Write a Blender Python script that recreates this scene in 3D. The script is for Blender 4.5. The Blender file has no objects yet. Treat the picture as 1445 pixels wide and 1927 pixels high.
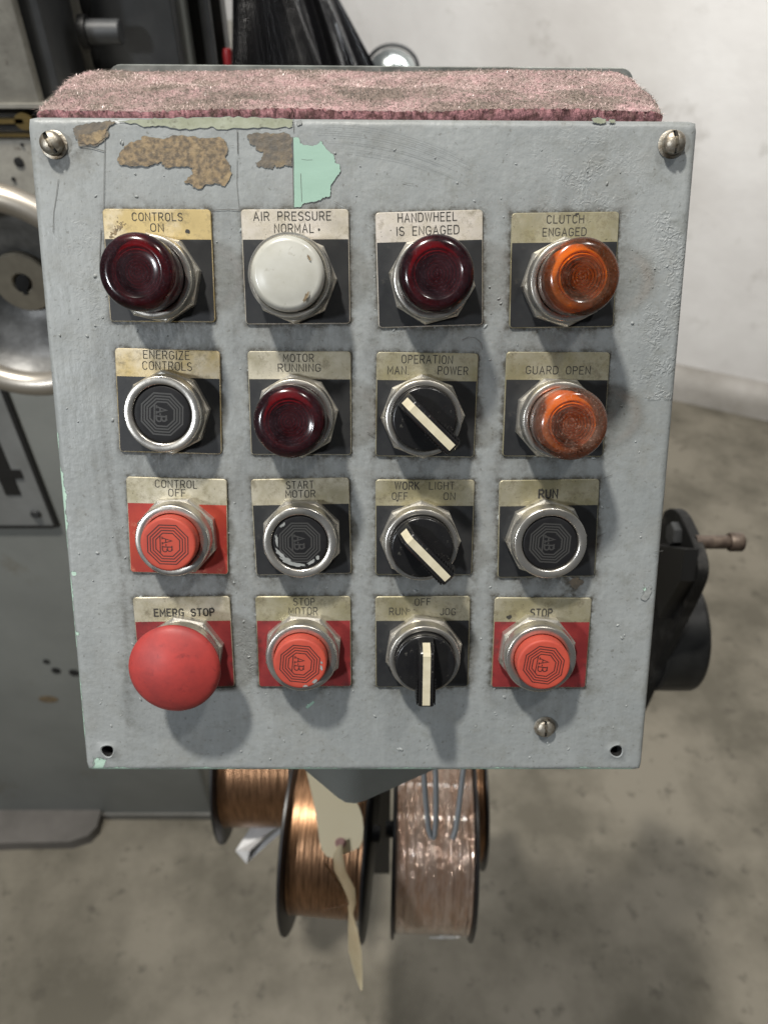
import bpy, math, random
import numpy as np
from mathutils import Vector, Matrix
random.seed(7); rng = np.random.default_rng(11)
scn = bpy.context.scene
COL = scn.collection
PI = math.pi

# ------------------------------------------------------------------ camera
TH = math.radians(41.0)                     # camera looks this far below the horizon
CAMZ = 1.5
F, CX, CY = 1390.0, 722.5, 963.5            # focal length and centre, in pixels of the photograph
cam = bpy.data.cameras.new('camera'); camo = bpy.data.objects.new('camera', cam); COL.objects.link(camo)
camo.location = (0, 0, CAMZ); camo.rotation_euler = (PI/2 - TH, 0, 0)
cam.sensor_fit = 'VERTICAL'; cam.sensor_height = 36.0; cam.lens = 36.0*F/1927.0
cam.clip_start = 0.02; cam.clip_end = 100
cam.dof.use_dof = True; cam.dof.focus_distance = 0.305; cam.dof.aperture_fstop = 11.0; cam.dof.aperture_blades = 0
scn.camera = camo

RGT = Vector((1, 0, 0)); FWD = Vector((0, math.cos(TH), -math.sin(TH))); UPV = Vector((0, math.sin(TH), math.cos(TH)))
CAM = Vector((0, 0, CAMZ))
def ray(px, py):
    return RGT*((px-CX)/F) - UPV*((py-CY)/F) + FWD
def at_y(px, py, Y):
    d = ray(px, py); return CAM + d*(Y/d.y)
def at_z(px, py, z):
    d = ray(px, py); return CAM + d*((z-CAMZ)/d.z)
def at_d(px, py, dep):
    return CAM + ray(px, py)*dep

# ------------------------------------------------------------------ panel pose (from the four corners of the cover)
W = 0.275
def homog(src, dst):
    A = []
    for (x, y), (u, v) in zip(src, dst):
        A.append([x, y, 1, 0, 0, 0, -u*x, -u*y, -u]); A.append([0, 0, 0, x, y, 1, -v*x, -v*y, -v])
    return np.linalg.svd(np.array(A, float))[2][-1].reshape(3, 3)
Hm = homog([(0, 0), (1, 0), (1, 1), (0, 1)], [(53, 219), (1306, 227), (1198, 1447), (163, 1447)])
Km = np.array([[F, 0, CX], [0, F, CY], [0, 0, 1]])
Mm = np.linalg.inv(Km) @ Hm
if Mm[2, 2] < 0: Mm = -Mm
sc = W/np.linalg.norm(Mm[:, 0]); ASP = np.linalg.norm(Mm[:, 1])/np.linalg.norm(Mm[:, 0]); H = W*ASP
Hinv = np.linalg.inv(Hm)
def mm(px, py):
    """pixel on the cover face -> metres right of / below its upper left corner"""
    q = Hinv @ np.array([px, py, 1.0]); return q[0]/q[2]*W, q[1]/q[2]*H
def c2w(v): return RGT*float(v[0]) - UPV*float(v[1]) + FWD*float(v[2])
ax = c2w(Mm[:, 0]).normalized(); dn = c2w(Mm[:, 1]); dn = (dn - ax*dn.dot(ax)).normalized()
ay = -dn; az = ax.cross(ay)
TL = CAM + c2w(Mm[:, 2])*sc
ORG = TL + ax*(W/2) + dn*H
PM = Matrix(((ax.x, ay.x, az.x, ORG.x), (ax.y, ay.y, az.y, ORG.y), (ax.z, ay.z, az.z, ORG.z), (0, 0, 0, 1)))
def Lc(x, y, h=0.0): return (x - W/2, H - y, h)          # panel coordinates: x right, y down from the top, h out
TILT = math.asin(az.z)                                    # lean of the cover from upright

# ------------------------------------------------------------------ world and lamps
wd = bpy.data.worlds.new('World'); scn.world = wd; wd.use_nodes = True
bg = wd.node_tree.nodes['Background']; bg.inputs[0].default_value = (0.80, 0.86, 0.92, 1); bg.inputs[1].default_value = 0.08
scn.view_settings.view_transform = 'Standard'; scn.view_settings.look = 'None'
scn.view_settings.exposure = -0.08; scn.view_settings.gamma = 1.0
PC = PM @ Vector((0, H*0.5, 0))
def area(name, direction, dist, sx, sy, power, col, target=None):
    l = bpy.data.lights.new(name, 'AREA'); l.shape = 'RECTANGLE'; l.size = sx; l.size_y = sy; l.energy = power; l.color = col
    o = bpy.data.objects.new(name, l); COL.objects.link(o)
    t = target or PC
    o.location = t + direction.normalized()*dist
    o.rotation_euler = (t - o.location).to_track_quat('-Z', 'Y').to_euler()
    return o
def pdir(x, y, h): return ax*x + ay*y + az*h
area('ceiling_lamp', pdir(-0.48, 1.55, 1.0), 2.3, 0.14, 0.14, 86, (1.0, 0.955, 0.88))
area('side_lamp', pdir(-0.78, 0.0, 1.0), 3.2, 0.24, 0.24, 50, (0.92, 0.96, 1.0))
area('right_ceiling_lamp', Vector((0.37, -0.22, 1.0)), 3.0, 0.24, 0.24, 28, (1.0, 0.97, 0.92))
area('wall_fill_lamp', Vector((-0.1, -0.80, 0.60)), 1.7, 1.6, 0.5, 34, (1.0, 0.98, 0.95), Vector((0.9, 2.4, 1.2)))  # added fill lamp, aimed at the wall to keep it bright

# ------------------------------------------------------------------ helpers
def link(name, verts, faces, mat, parent=None, smooth=None, mats=None, fm=None):
    me = bpy.data.meshes.new(name); me.from_pydata([tuple(v) for v in verts], [], [tuple(f) for f in faces])
    for m in (mats or [mat]): me.materials.append(m)
    if fm is not None: me.polygons.foreach_set('material_index', fm)
    if smooth is not None:
        me.shade_smooth()
        if smooth < 179: me.set_sharp_from_angle(angle=math.radians(smooth))
    me.update()
    o = bpy.data.objects.new(name, me); COL.objects.link(o)
    if parent: o.parent = parent
    return o
def inst(name, src, parent, loc=(0, 0, 0), rotz=0.0):
    o = src.copy(); o.name = name; COL.objects.link(o); o.parent = parent; o.location = loc; o.rotation_euler = (0, 0, rotz)
    return o
def empty(name, loc, label, cat, group=None):
    o = bpy.data.objects.new(name, None); COL.objects.link(o); o.empty_display_size = 0.03; o.location = loc
    o['label'] = label; o['category'] = cat
    if group: o['group'] = group
    return o
def tag(o, label=None, cat=None, group=None, kind=None):
    if label: o['label'] = label
    if cat: o['category'] = cat
    if group: o['group'] = group
    if kind: o['kind'] = kind
    return o
class MB:
    def __init__(s): s.v = []; s.f = []; s.m = []
    def add(s, V, Fc, mi=0):
        n = len(s.v); s.v += [tuple(v) for v in V]; s.f += [tuple(i+n for i in f) for f in Fc]; s.m += [mi]*len(Fc)
    def box(s, a, b, mi=0, T=None):
        x0, y0, z0 = a; x1, y1, z1 = b
        V = [(x0, y0, z0), (x1, y0, z0), (x1, y1, z0), (x0, y1, z0), (x0, y0, z1), (x1, y0, z1), (x1, y1, z1), (x0, y1, z1)]
        if T: V = [T(Vector(v)) for v in V]
        s.add(V, [(3, 2, 1, 0), (4, 5, 6, 7), (0, 1, 5, 4), (1, 2, 6, 5), (2, 3, 7, 6), (3, 0, 4, 7)], mi)
    def lathe(s, prof, n=64, mi=0, c=(0, 0, 0), T=None, cap0=True, cap1=True, ang0=0.0):
        V = []; Fc = []
        for r, h in prof:
            for k in range(n):
                a = ang0 + 2*PI*k/n; V.append(Vector((c[0]+r*math.cos(a), c[1]+r*math.sin(a), c[2]+h)))
        for i in range(len(prof)-1):
            for k in range(n):
                k2 = (k+1) % n; Fc.append((i*n+k, i*n+k2, (i+1)*n+k2, (i+1)*n+k))
        if cap0: Fc.append(tuple(range(n-1, -1, -1)))
        if cap1: Fc.append(tuple((len(prof)-1)*n+k for k in range(n)))
        if T: V = [T(v) for v in V]
        s.add(V, Fc, mi)
    def tube(s, pts, rad, n=10, mi=0, cap=True):
        P = [Vector(p) for p in pts]; m = len(P)
        if not hasattr(rad, '__len__'): rad = [rad]*m
        V = []; Fc = []; up = None
        for i in range(m):
            t = (P[min(i+1, m-1)] - P[max(i-1, 0)]).normalized()
            if up is None: up = t.orthogonal().normalized()
            up = (up - t*up.dot(t)).normalized(); sd = t.cross(up)
            for k in range(n):
                a = 2*PI*k/n; V.append(P[i] + (up*math.cos(a) + sd*math.sin(a))*rad[i])
        for i in range(m-1):
            for k in range(n):
                k2 = (k+1) % n; Fc.append((i*n+k, i*n+k2, (i+1)*n+k2, (i+1)*n+k))
        if cap: Fc.append(tuple(range(n-1, -1, -1))); Fc.append(tuple((m-1)*n+k for k in range(n)))
        s.add(V, Fc, mi)
    def prism(s, poly, off, mi=0, bev=0.0):
        """poly: list of 3D points (planar), off: thickness vector away from the viewer side"""
        P = [Vector(p) for p in poly]; n = len(P); off = Vector(off)
        V = P + [p+off for p in P]
        Fc = [tuple(range(n)), tuple(range(2*n-1, n-1, -1))]
        for k in range(n): k2 = (k+1) % n; Fc.append((k2, k, n+k, n+k2))
        s.add(V, Fc, mi)
    def ribbon(s, pts, w, h, mi=0, closed=False, cap=True):
        P = [Vector((p[0], p[1])) for p in pts]; n = len(P); V = []; Fc = []
        if not closed and cap:
            P = P[:]; d0 = (P[0]-P[1]).normalized()*w*0.35; d1 = (P[-1]-P[-2]).normalized()*w*0.35
            P[0] = P[0]+d0; P[-1] = P[-1]+d1
        for i in range(n):
            a = P[(i-1) % n] if (closed or i > 0) else None; b = P[(i+1) % n] if (closed or i < n-1) else None
            d1 = (P[i]-a).normalized() if a is not None else None; d2 = (b-P[i]).normalized() if b is not None else None
            if d1 is None: d1 = d2
            if d2 is None: d2 = d1
            n1 = Vector((-d1.y, d1.x)); n2 = Vector((-d2.y, d2.x)); m_ = n1+n2
            if m_.length < 1e-6: m_ = n1
            m_.normalize(); k = 1/max(0.45, m_.dot(n1)); q = m_*(w/2*k)
            V += [(P[i].x+q.x, P[i].y+q.y, h), (P[i].x-q.x, P[i].y-q.y, h)]
        for i in range(n if closed else n-1):
            j = (i+1) % n; Fc.append((2*i, 2*i+1, 2*j+1, 2*j))
        s.add(V, Fc, mi)
    def obj(s, name, mat, parent=None, smooth=None, mats=None):
        return link(name, s.v, s.f, mat, parent, smooth, mats, s.m if mats else None)

# ------------------------------------------------------------------ materials
def mat(name, col=(0.5, 0.5, 0.5), rough=0.5, metal=0.0, col2=None, scale=40.0, contrast=(0.35, 0.65), bump=0.0, bscale=200.0,
        bdist=0.0003, stretch=None, rvar=0.0, coat=0.0, spec=0.5, detail=6.0, col3=None, scale3=15.0, c3=(0.55, 0.7), objcoord=True):
    m = bpy.data.materials.new(name); m.use_nodes = True; nt = m.node_tree; N = nt.nodes; L = nt.links
    b = N['Principled BSDF']; b.inputs['Base Color'].default_value = (*col, 1); b.inputs['Roughness'].default_value = rough
    b.inputs['Metallic'].default_value = metal; b.inputs['Coat Weight'].default_value = coat; b.inputs['Specular IOR Level'].default_value = spec
    tc = N.new('ShaderNodeTexCoord'); mp = N.new('ShaderNodeMapping'); L.new(tc.outputs['Object'], mp.inputs[0])
    if stretch: mp.inputs['Scale'].default_value = stretch
    m['v'] = 1
    def noise(sc_, det=detail, rg=0.6):
        n = N.new('ShaderNodeTexNoise'); n.inputs['Scale'].default_value = sc_; n.inputs['Detail'].default_value = det; n.inputs['Roughness'].default_value = rg
        L.new(mp.outputs[0], n.inputs['Vector']); return n
    def ramp(src, a, c):
        r = N.new('ShaderNodeMapRange'); r.inputs[1].default_value = a; r.inputs[2].default_value = c; L.new(src, r.inputs[0]); return r.outputs[0]
    cur = None
    if col2:
        n = noise(scale); f = ramp(n.outputs[0], *contrast)
        mx = N.new('ShaderNodeMix'); mx.data_type = 'RGBA'; L.new(f, mx.inputs[0]); mx.inputs[6].default_value = (*col, 1); mx.inputs[7].default_value = (*col2, 1)
        cur = mx.outputs[2]; L.new(cur, b.inputs['Base Color'])
        if rvar:
            rr = N.new('ShaderNodeMapRange'); rr.inputs[3].default_value = rough-rvar; rr.inputs[4].default_value = rough+rvar; L.new(n.outputs[0], rr.inputs[0])
            rr.inputs[1].default_value = 0.3; rr.inputs[2].default_value = 0.7; L.new(rr.outputs[0], b.inputs['Roughness'])
    if col3:
        n = noise(scale3, 8, 0.65); f = ramp(n.outputs[0], *c3)
        mx = N.new('ShaderNodeMix'); mx.data_type = 'RGBA'; L.new(f, mx.inputs[0])
        if cur: L.new(cur, mx.inputs[6])
        else: mx.inputs[6].default_value = (*col, 1)
        mx.inputs[7].default_value = (*col3, 1); cur = mx.outputs[2]; L.new(cur, b.inputs['Base Color'])
    if bump:
        n = noise(bscale, 4); bp = N.new('ShaderNodeBump'); bp.inputs['Strength'].default_value = bump; bp.inputs['Distance'].default_value = bdist
        L.new(n.outputs[0], bp.inputs['Height']); L.new(bp.outputs[0], b.inputs['Normal'])
    return m

def paint_material():
    m = bpy.data.materials.new('grey_enamel_paint'); m.use_nodes = True; nt = m.node_tree; N = nt.nodes; L = nt.links
    b = N['Principled BSDF']
    tc = N.new('ShaderNodeTexCoord')
    at = N.new('ShaderNodeAttribute'); at.attribute_name = 'wear'
    sp = N.new('ShaderNodeSeparateColor'); L.new(at.outputs['Color'], sp.inputs[0])
    def noise(s, det=5, rg=0.6, st=None, dist=0.0):
        n = N.new('ShaderNodeTexNoise'); n.inputs['Scale'].default_value = s; n.inputs['Detail'].default_value = det; n.inputs['Roughness'].default_value = rg; n.inputs['Distortion'].default_value = dist
        if st:
            mp = N.new('ShaderNodeMapping'); mp.inputs['Scale'].default_value = st; L.new(tc.outputs['Object'], mp.inputs[0]); L.new(mp.outputs[0], n.inputs['Vector'])
        else: L.new(tc.outputs['Object'], n.inputs['Vector'])
        return n.outputs[0]
    def rng_(src, a, c, lo=0.0, hi=1.0):
        r = N.new('ShaderNodeMapRange'); r.inputs[1].default_value = a; r.inputs[2].default_value = c; r.inputs[3].default_value = lo; r.inputs[4].default_value = hi; L.new(src, r.inputs[0]); return r.outputs[0]
    def mth(op, a, c=None, d=None):
        n = N.new('ShaderNodeMath'); n.operation = op
        for i, x in enumerate((a, c, d)):
            if x is None: continue
            if isinstance(x, (int, float)): n.inputs[i].default_value = x
            else: L.new(x, n.inputs[i])
        return n.outputs[0]
    def mix(f, a, c):
        n = N.new('ShaderNodeMix'); n.data_type = 'RGBA'
        for i, x in ((0, f), (6, a), (7, c)):
            if isinstance(x, tuple): n.inputs[i].default_value = (*x, 1)
            elif isinstance(x, (int, float)): n.inputs[i].default_value = x
            else: L.new(x, n.inputs[i])
        return n.outputs[2]
    c = mix(rng_(noise(9, 6, 0.65), 0.35, 0.65), (0.196, 0.211, 0.213), (0.246, 0.261, 0.262))
    c = mix(rng_(noise(60, 6, 0.7, (3.0, 0.55, 1)), 0.48, 0.75, 0, 0.22), c, (0.35, 0.375, 0.375))      # brushed streaks
    c = mix(rng_(noise(75, 6, 0.75), 0.52, 0.72, 0, 0.7), c, (0.155, 0.162, 0.150))                         # grime freckles
    c = mix(rng_(noise(420, 3, 0.6), 0.62, 0.72, 0, 0.65), c, (0.10, 0.10, 0.09))
    c = mix(rng_(noise(26, 8, 0.75), 0.50, 0.72, 0, 0.5), c, (0.17, 0.168, 0.150))
    # grime collected round the plates
    d = mth('MULTIPLY', sp.outputs[0], rng_(noise(260, 6, 0.75), 0.36, 0.62, 0.15, 1.35))
    c = mix(mth('MINIMUM', d, 0.92), c, (0.050, 0.046, 0.036))
    # old mint paint showing at rubbed edges
    mi = rng_(mth('ADD', sp.outputs[1], mth('MULTIPLY', mth('SUBTRACT', noise(170, 6, 0.7), 0.5), 1.3)), 0.50, 0.53)
    mr = rng_(mth('ADD', sp.outputs[1], mth('MULTIPLY', mth('SUBTRACT', noise(170, 6, 0.7), 0.5), 1.3)), 0.44, 0.47)
    c = mix(mth('MULTIPLY', mr, 0.6), c, (0.08, 0.09, 0.085))
    c = mix(mi, c, (0.36, 0.50, 0.42))
    L.new(c, b.inputs['Base Color'])
    L.new(rng_(noise(45, 5, 0.7), 0.3, 0.7, 0.36, 0.58), b.inputs['Roughness'])
    b.inputs['Specular IOR Level'].default_value = 0.5
    h1 = mth('MULTIPLY', noise(330, 3, 0.5), 0.75)
    h2 = mth('MULTIPLY', noise(150, 4, 0.6, (2.2, 0.5, 1)), 0.5)
    h3 = mth('MULTIPLY', noise(40, 3, 0.5), 1.2)
    # ripples (wrinkled paint) where masked
    wv = N.new('ShaderNodeTexNoise'); wv.inputs['Scale'].default_value = 420; wv.inputs['Detail'].default_value = 1.0; wv.inputs['Distortion'].default_value = 1.5
    L.new(tc.outputs['Object'], wv.inputs['Vector'])
    wm = mth('MULTIPLY', mth('MULTIPLY', sp.outputs[2], 0.6), rng_(noise(90, 3), 0.42, 0.56))
    h4 = mth('MULTIPLY', mth('MULTIPLY', rng_(wv.outputs[0], 0.4, 0.6), wm), 1.3)
    h5 = mth('MULTIPLY', mi, -0.35)
    hh = mth('ADD', mth('ADD', mth('ADD', h1, h2), mth('ADD', h3, h4)), h5)
    bp = N.new('ShaderNodeBump'); bp.inputs['Strength'].default_value = 0.75; bp.inputs['Distance'].default_value = 0.0004
    L.new(hh, bp.inputs['Height']); L.new(bp.outputs[0], b.inputs['Normal'])
    return m

def legend_material(name, base, tarnish, amount):
    m = bpy.data.materials.new(name); m.use_nodes = True; nt = m.node_tree; N = nt.nodes; L = nt.links
    b = N['Principled BSDF']; b.inputs['Metallic'].default_value = 0.55
    tc = N.new('ShaderNodeTexCoord'); oi = N.new('ShaderNodeObjectInfo')
    mp = N.new('ShaderNodeMapping'); L.new(tc.outputs['Object'], mp.inputs[0])
    cb = N.new('ShaderNodeCombineXYZ'); mu = N.new('ShaderNodeMath'); mu.operation = 'MULTIPLY'; mu.inputs[1].default_value = 7.3
    L.new(oi.outputs['Random'], mu.inputs[0]); L.new(mu.outputs[0], cb.inputs[2]); L.new(mu.outputs[0], cb.inputs[0]); L.new(cb.outputs[0], mp.inputs['Location'])
    def noise(s, det=6, rg=0.65):
        n = N.new('ShaderNodeTexNoise'); n.inputs['Scale'].default_value = s; n.inputs['Detail'].default_value = det; n.inputs['Roughness'].default_value = rg
        L.new(mp.outputs[0], n.inputs['Vector']); return n.outputs[0]
    def rg_(src, a, c, lo=0.0, hi=1.0):
        r = N.new('ShaderNodeMapRange'); r.inputs[1].default_value = a; r.inputs[2].default_value = c; r.inputs[3].default_value = lo; r.inputs[4].default_value = hi; L.new(src, r.inputs[0]); return r.outputs[0]
    def mix(f, a, c):
        n = N.new('ShaderNodeMix'); n.data_type = 'RGBA'
        for i, x in ((0, f), (6, a), (7, c)):
            if isinstance(x, tuple): n.inputs[i].default_value = (*x, 1)
            else: L.new(x, n.inputs[i])
        return n.outputs[2]
    c = mix(rg_(noise(55), amount[0], amount[1]), base, tarnish)
    c = mix(rg_(noise(160, 8, 0.8), 0.50, 0.68, 0, 0.75), c, (0.12, 0.10, 0.06))
    c = mix(rg_(noise(700, 3, 0.6), 0.68, 0.74, 0, 0.8), c, (0.05, 0.045, 0.03))
    L.new(c, b.inputs['Base Color']); L.new(rg_(noise(80), 0.3, 0.7, 0.38, 0.60), b.inputs['Roughness'])
    bp = N.new('ShaderNodeBump'); bp.inputs['Strength'].default_value = 0.25; bp.inputs['Distance'].default_value = 0.0001
    L.new(noise(500), bp.inputs['Height']); L.new(bp.outputs[0], b.inputs['Normal'])
    return m

def lens_material(name, tint, dust, dustcol=(0.30, 0.25, 0.24)):
    m = bpy.data.materials.new(name); m.use_nodes = True; nt = m.node_tree; N = nt.nodes; L = nt.links
    for n in list(N): N.remove(n)
    out = N.new('ShaderNodeOutputMaterial'); tr = N.new('ShaderNodeBsdfTransparent'); tr.inputs[0].default_value = (*tint, 1)
    body = N.new('ShaderNodeBsdfDiffuse'); body.inputs[0].default_value = (tint[0]*0.05, tint[1]*0.05, tint[2]*0.06, 1)
    m0 = N.new('ShaderNodeMixShader'); m0.inputs[0].default_value = 0.12; L.new(tr.outputs[0], m0.inputs[1]); L.new(body.outputs[0], m0.inputs[2])
    gl = N.new('ShaderNodeBsdfGlossy'); gl.inputs['Roughness'].default_value = 0.17
    fr = N.new('ShaderNodeFresnel'); fr.inputs[0].default_value = 1.55
    mx = N.new('ShaderNodeMixShader'); L.new(fr.outputs[0], mx.inputs[0]); L.new(m0.outputs[0], mx.inputs[1]); L.new(gl.outputs[0], mx.inputs[2])
    df = N.new('ShaderNodeBsdfDiffuse'); df.inputs[0].default_value = (*dustcol, 1)
    tc = N.new('ShaderNodeTexCoord'); oi = N.new('ShaderNodeObjectInfo'); va = N.new('ShaderNodeVectorMath'); va.operation = 'ADD'
    L.new(tc.outputs['Object'], va.inputs[0]); L.new(oi.outputs['Random'], va.inputs[1])
    def nz(s, a, c, hi, det=6):
        n = N.new('ShaderNodeTexNoise'); n.inputs['Scale'].default_value = s; n.inputs['Detail'].default_value = det; n.inputs['Roughness'].default_value = 0.75; L.new(va.outputs[0], n.inputs['Vector'])
        r = N.new('ShaderNodeMapRange'); r.inputs[1].default_value = a; r.inputs[2].default_value = c; r.inputs[4].default_value = hi; L.new(n.outputs[0], r.inputs[0]); return r.outputs[0]
    ad = N.new('ShaderNodeMath'); ad.operation = 'ADD'; L.new(nz(95, 0.35, 0.80, dust*0.8), ad.inputs[0]); L.new(nz(1300, 0.56, 0.70, dust*1.3, 3), ad.inputs[1])
    m2 = N.new('ShaderNodeMixShader'); L.new(ad.outputs[0], m2.inputs[0]); L.new(mx.outputs[0], m2.inputs[1]); L.new(df.outputs[0], m2.inputs[2])
    L.new(m2.outputs[0], out.inputs[0])
    bp = N.new('ShaderNodeBump'); bp.inputs['Strength'].default_value = 0.10; bp.inputs['Distance'].default_value = 0.0002
    n = N.new('ShaderNodeTexNoise'); n.inputs['Scale'].default_value = 250; L.new(va.outputs[0], n.inputs['Vector']); L.new(n.outputs[0], bp.inputs['Height']); L.new(bp.outputs[0], gl.inputs['Normal'])
    return m

M = {}
M['paint'] = paint_material()
M['box_paint'] = mat('grey_box_paint', (0.17, 0.185, 0.18), 0.5, col2=(0.13, 0.14, 0.135), scale=14, bump=0.4, bscale=160, col3=(0.30, 0.40, 0.34), scale3=60, c3=(0.70, 0.72))
M['lip'] = mat('worn_pale_lip_paint', (0.30, 0.32, 0.30), 0.5, col2=(0.12, 0.13, 0.12), scale=60)
M['silver'] = legend_material('tarnished_silver_plate', (0.56, 0.52, 0.47), (0.45, 0.41, 0.33), (0.40, 0.66))
M['gold'] = legend_material('tarnished_gold_plate', (0.55, 0.48, 0.35), (0.45, 0.35, 0.165), (0.36, 0.58))
M['olive'] = legend_material('tarnished_olive_plate', (0.38, 0.355, 0.265), (0.28, 0.255, 0.155), (0.38, 0.60))
M['pale'] = legend_material('worn_pale_plate', (0.50, 0.465, 0.37), (0.33, 0.30, 0.205), (0.40, 0.62))
M['black_enamel'] = mat('black_plate_enamel', (0.014, 0.015, 0.017), 0.45, col2=(0.026, 0.027, 0.028), scale=70, bump=0.2, bscale=400, bdist=0.0001, spec=0.35, col3=(0.075, 0.072, 0.062), scale3=240, c3=(0.60, 0.80))
M['red_enamel'] = mat('red_plate_enamel', (0.21, 0.026, 0.026), 0.6, spec=0.25, col2=(0.15, 0.018, 0.020), scale=75, contrast=(.40,.60), bump=0.2, bscale=300, bdist=0.0001, col3=(0.05, 0.02, 0.02), scale3=110, c3=(0.52, 0.72))
M['orange_enamel'] = mat('faded_orange_red_enamel', (0.33, 0.045, 0.024), 0.5, spec=0.3, col2=(0.24, 0.025, 0.022), scale=35, bump=0.2, bscale=300, bdist=0.0001, col3=(0.50, 0.20, 0.13), scale3=120, c3=(0.60, 0.74))
M['ink'] = mat('engraved_black_ink', (0.022, 0.020, 0.017), 0.7)
M['chrome'] = mat('worn_nickel', (0.70, 0.68, 0.64), 0.30, 0.92, col2=(0.55, 0.52, 0.46), scale=90, bump=0.22, bscale=260, bdist=0.00025, rvar=0.10, col3=(0.20, 0.17, 0.12), scale3=200, c3=(0.60, 0.76))
M['nut_metal'] = mat('cast_nut_metal', (0.68, 0.66, 0.61), 0.38, 0.85, col2=(0.52, 0.50, 0.45), scale=120, bump=0.5, bscale=300, bdist=0.0004, rvar=0.1, col3=(0.13, 0.11, 0.07), scale3=150, c3=(0.56, 0.72))
M['black_rubber'] = mat('black_button_plastic', (0.007, 0.007, 0.008), 0.5, spec=0.2, col2=(0.013, 0.013, 0.014), scale=60, bump=0.3, bscale=500, bdist=0.0001, col3=(0.10, 0.10, 0.095), scale3=500, c3=(0.66, 0.76))
M['black_gloss'] = mat('black_knob_plastic', (0.008, 0.008, 0.009), 0.26, spec=0.4, col2=(0.014, 0.014, 0.014), scale=60, bump=0.3, bscale=350, bdist=0.00015, col3=(0.13, 0.125, 0.11), scale3=420, c3=(0.62, 0.76))
M['red_cap'] = mat('red_button_plastic', (0.42, 0.066, 0.040), 0.55, spec=0.3, col2=(0.33, 0.050, 0.036), scale=90, bump=0.2, bscale=300, bdist=0.0001, col3=(0.25, 0.05, 0.04), scale3=220, c3=(0.66, 0.80))
M['red_mushroom'] = mat('red_mushroom_plastic', (0.35, 0.044, 0.039), 0.5, spec=0.35, col2=(0.26, 0.036, 0.034), scale=70, contrast=(.4,.62), bump=0.22, bscale=180, bdist=0.0002, rvar=0.06, col3=(0.20, 0.030, 0.030), scale3=240, c3=(0.58, 0.74))
M['white_cap'] = mat('white_lens_plastic', (0.43, 0.43, 0.395), 0.3, col2=(0.37, 0.365, 0.32), scale=70, col3=(0.20, 0.185, 0.14), scale3=170, c3=(0.60, 0.76), coat=0.2)
M['chip_grey'] = mat('scraped_bare_grey', (0.27, 0.28, 0.275), 0.6, col2=(0.18, 0.19, 0.185), scale=300)
M['insert'] = mat('cream_pointer_insert', (0.52, 0.48, 0.36), 0.55, col2=(0.42, 0.38, 0.27), scale=150, col3=(0.30, 0.26, 0.16), scale3=500, c3=(0.62, 0.76))
M['red_lens'] = lens_material('dark_red_lens', (0.42, 0.035, 0.09), 0.24, (0.10, 0.065, 0.08))
M['amber_lens'] = lens_material('dusty_amber_lens', (0.86, 0.50, 0.15), 0.20, (0.34, 0.23, 0.17))
M['amber_lens2'] = lens_material('very_dusty_amber_lens', (0.84, 0.48, 0.17), 0.30, (0.42, 0.28, 0.22))
M['red_core'] = mat('red_fresnel_core', (0.62, 0.05, 0.12), 0.3, 0.1)
M['amber_core'] = mat('amber_fresnel_core', (0.95, 0.52, 0.06), 0.25, 0.2)
M['dark_core'] = mat('dark_lamp_socket', (0.03, 0.02, 0.02), 0.6)
M['rust_brown'] = mat('bare_primer_brown', (0.22, 0.160, 0.090), 0.6, 0.15, col2=(0.085, 0.066, 0.045), scale=520, contrast=(.38,.60), bump=0.8, bscale=420, bdist=0.0004, col3=(0.25, 0.185, 0.10), scale3=140, c3=(0.52, 0.66))
M['dark_chip'] = mat('dark_stripped_patch', (0.075, 0.068, 0.058), 0.6, 0.1, col2=(0.13, 0.105, 0.075), scale=330, bump=0.8, bscale=420, bdist=0.0004, col3=(0.24, 0.18, 0.10), scale3=110, c3=(0.52, 0.68))
M['mint'] = mat('old_mint_paint', (0.27, 0.41, 0.34), 0.45, col2=(0.235, 0.36, 0.295), scale=40, bump=0.3, bscale=400, bdist=0.0001, col3=(0.22, 0.33, 0.28), scale3=500, c3=(0.66, 0.76), stretch=(0.5, 2, 1))
M['green_film'] = mat('olive_film_on_edge', (0.22, 0.235, 0.165), 0.5, col2=(0.29, 0.31, 0.24), scale=160, bump=0.6, bscale=300, col3=(0.13, 0.13, 0.09), scale3=200, c3=(0.56, 0.68))
M['chip_shadow'] = mat('chip_edge_shadow', (0.10, 0.105, 0.10), 0.6, col2=(0.22, 0.24, 0.235), scale=300)
M['scratch'] = mat('fine_scratch', (0.09, 0.09, 0.085), 0.7)
M['screw'] = mat('rusty_screw_steel', (0.42, 0.40, 0.35), 0.42, 0.8, col2=(0.24, 0.20, 0.15), scale=350, bump=0.6, bscale=500, bdist=0.0004, col3=(0.10, 0.07, 0.04), scale3=260, c3=(0.55, 0.68))
M['hole'] = mat('dark_hole', (0.006, 0.006, 0.006), 0.8)
M['foam'] = mat('matted_pink_foam', (0.43, 0.275, 0.28), 0.9, spec=0.2, col2=(0.27, 0.205, 0.19), scale=110, bump=1.0, bscale=420, bdist=0.0012, col3=(0.19, 0.15, 0.13), scale3=34, c3=(0.43, 0.60))
M['foam_side'] = mat('raw_pink_foam_edge', (0.30, 0.15, 0.16), 0.9, spec=0.2, col2=(0.12, 0.06, 0.06), scale=280, bump=1.0, bscale=420, bdist=0.0010, contrast=(0.42, 0.58), col3=(0.09, 0.06, 0.05), scale3=120, c3=(0.55, 0.68))
M['fibre'] = mat('pale_pink_fibre', (0.74, 0.58, 0.55), 0.3, col2=(0.48, 0.34, 0.32), scale=60)
M['fibre_dark'] = mat('soiled_grey_fibre', (0.20, 0.17, 0.14), 0.6, col2=(0.08, 0.07, 0.06), scale=60)
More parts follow.
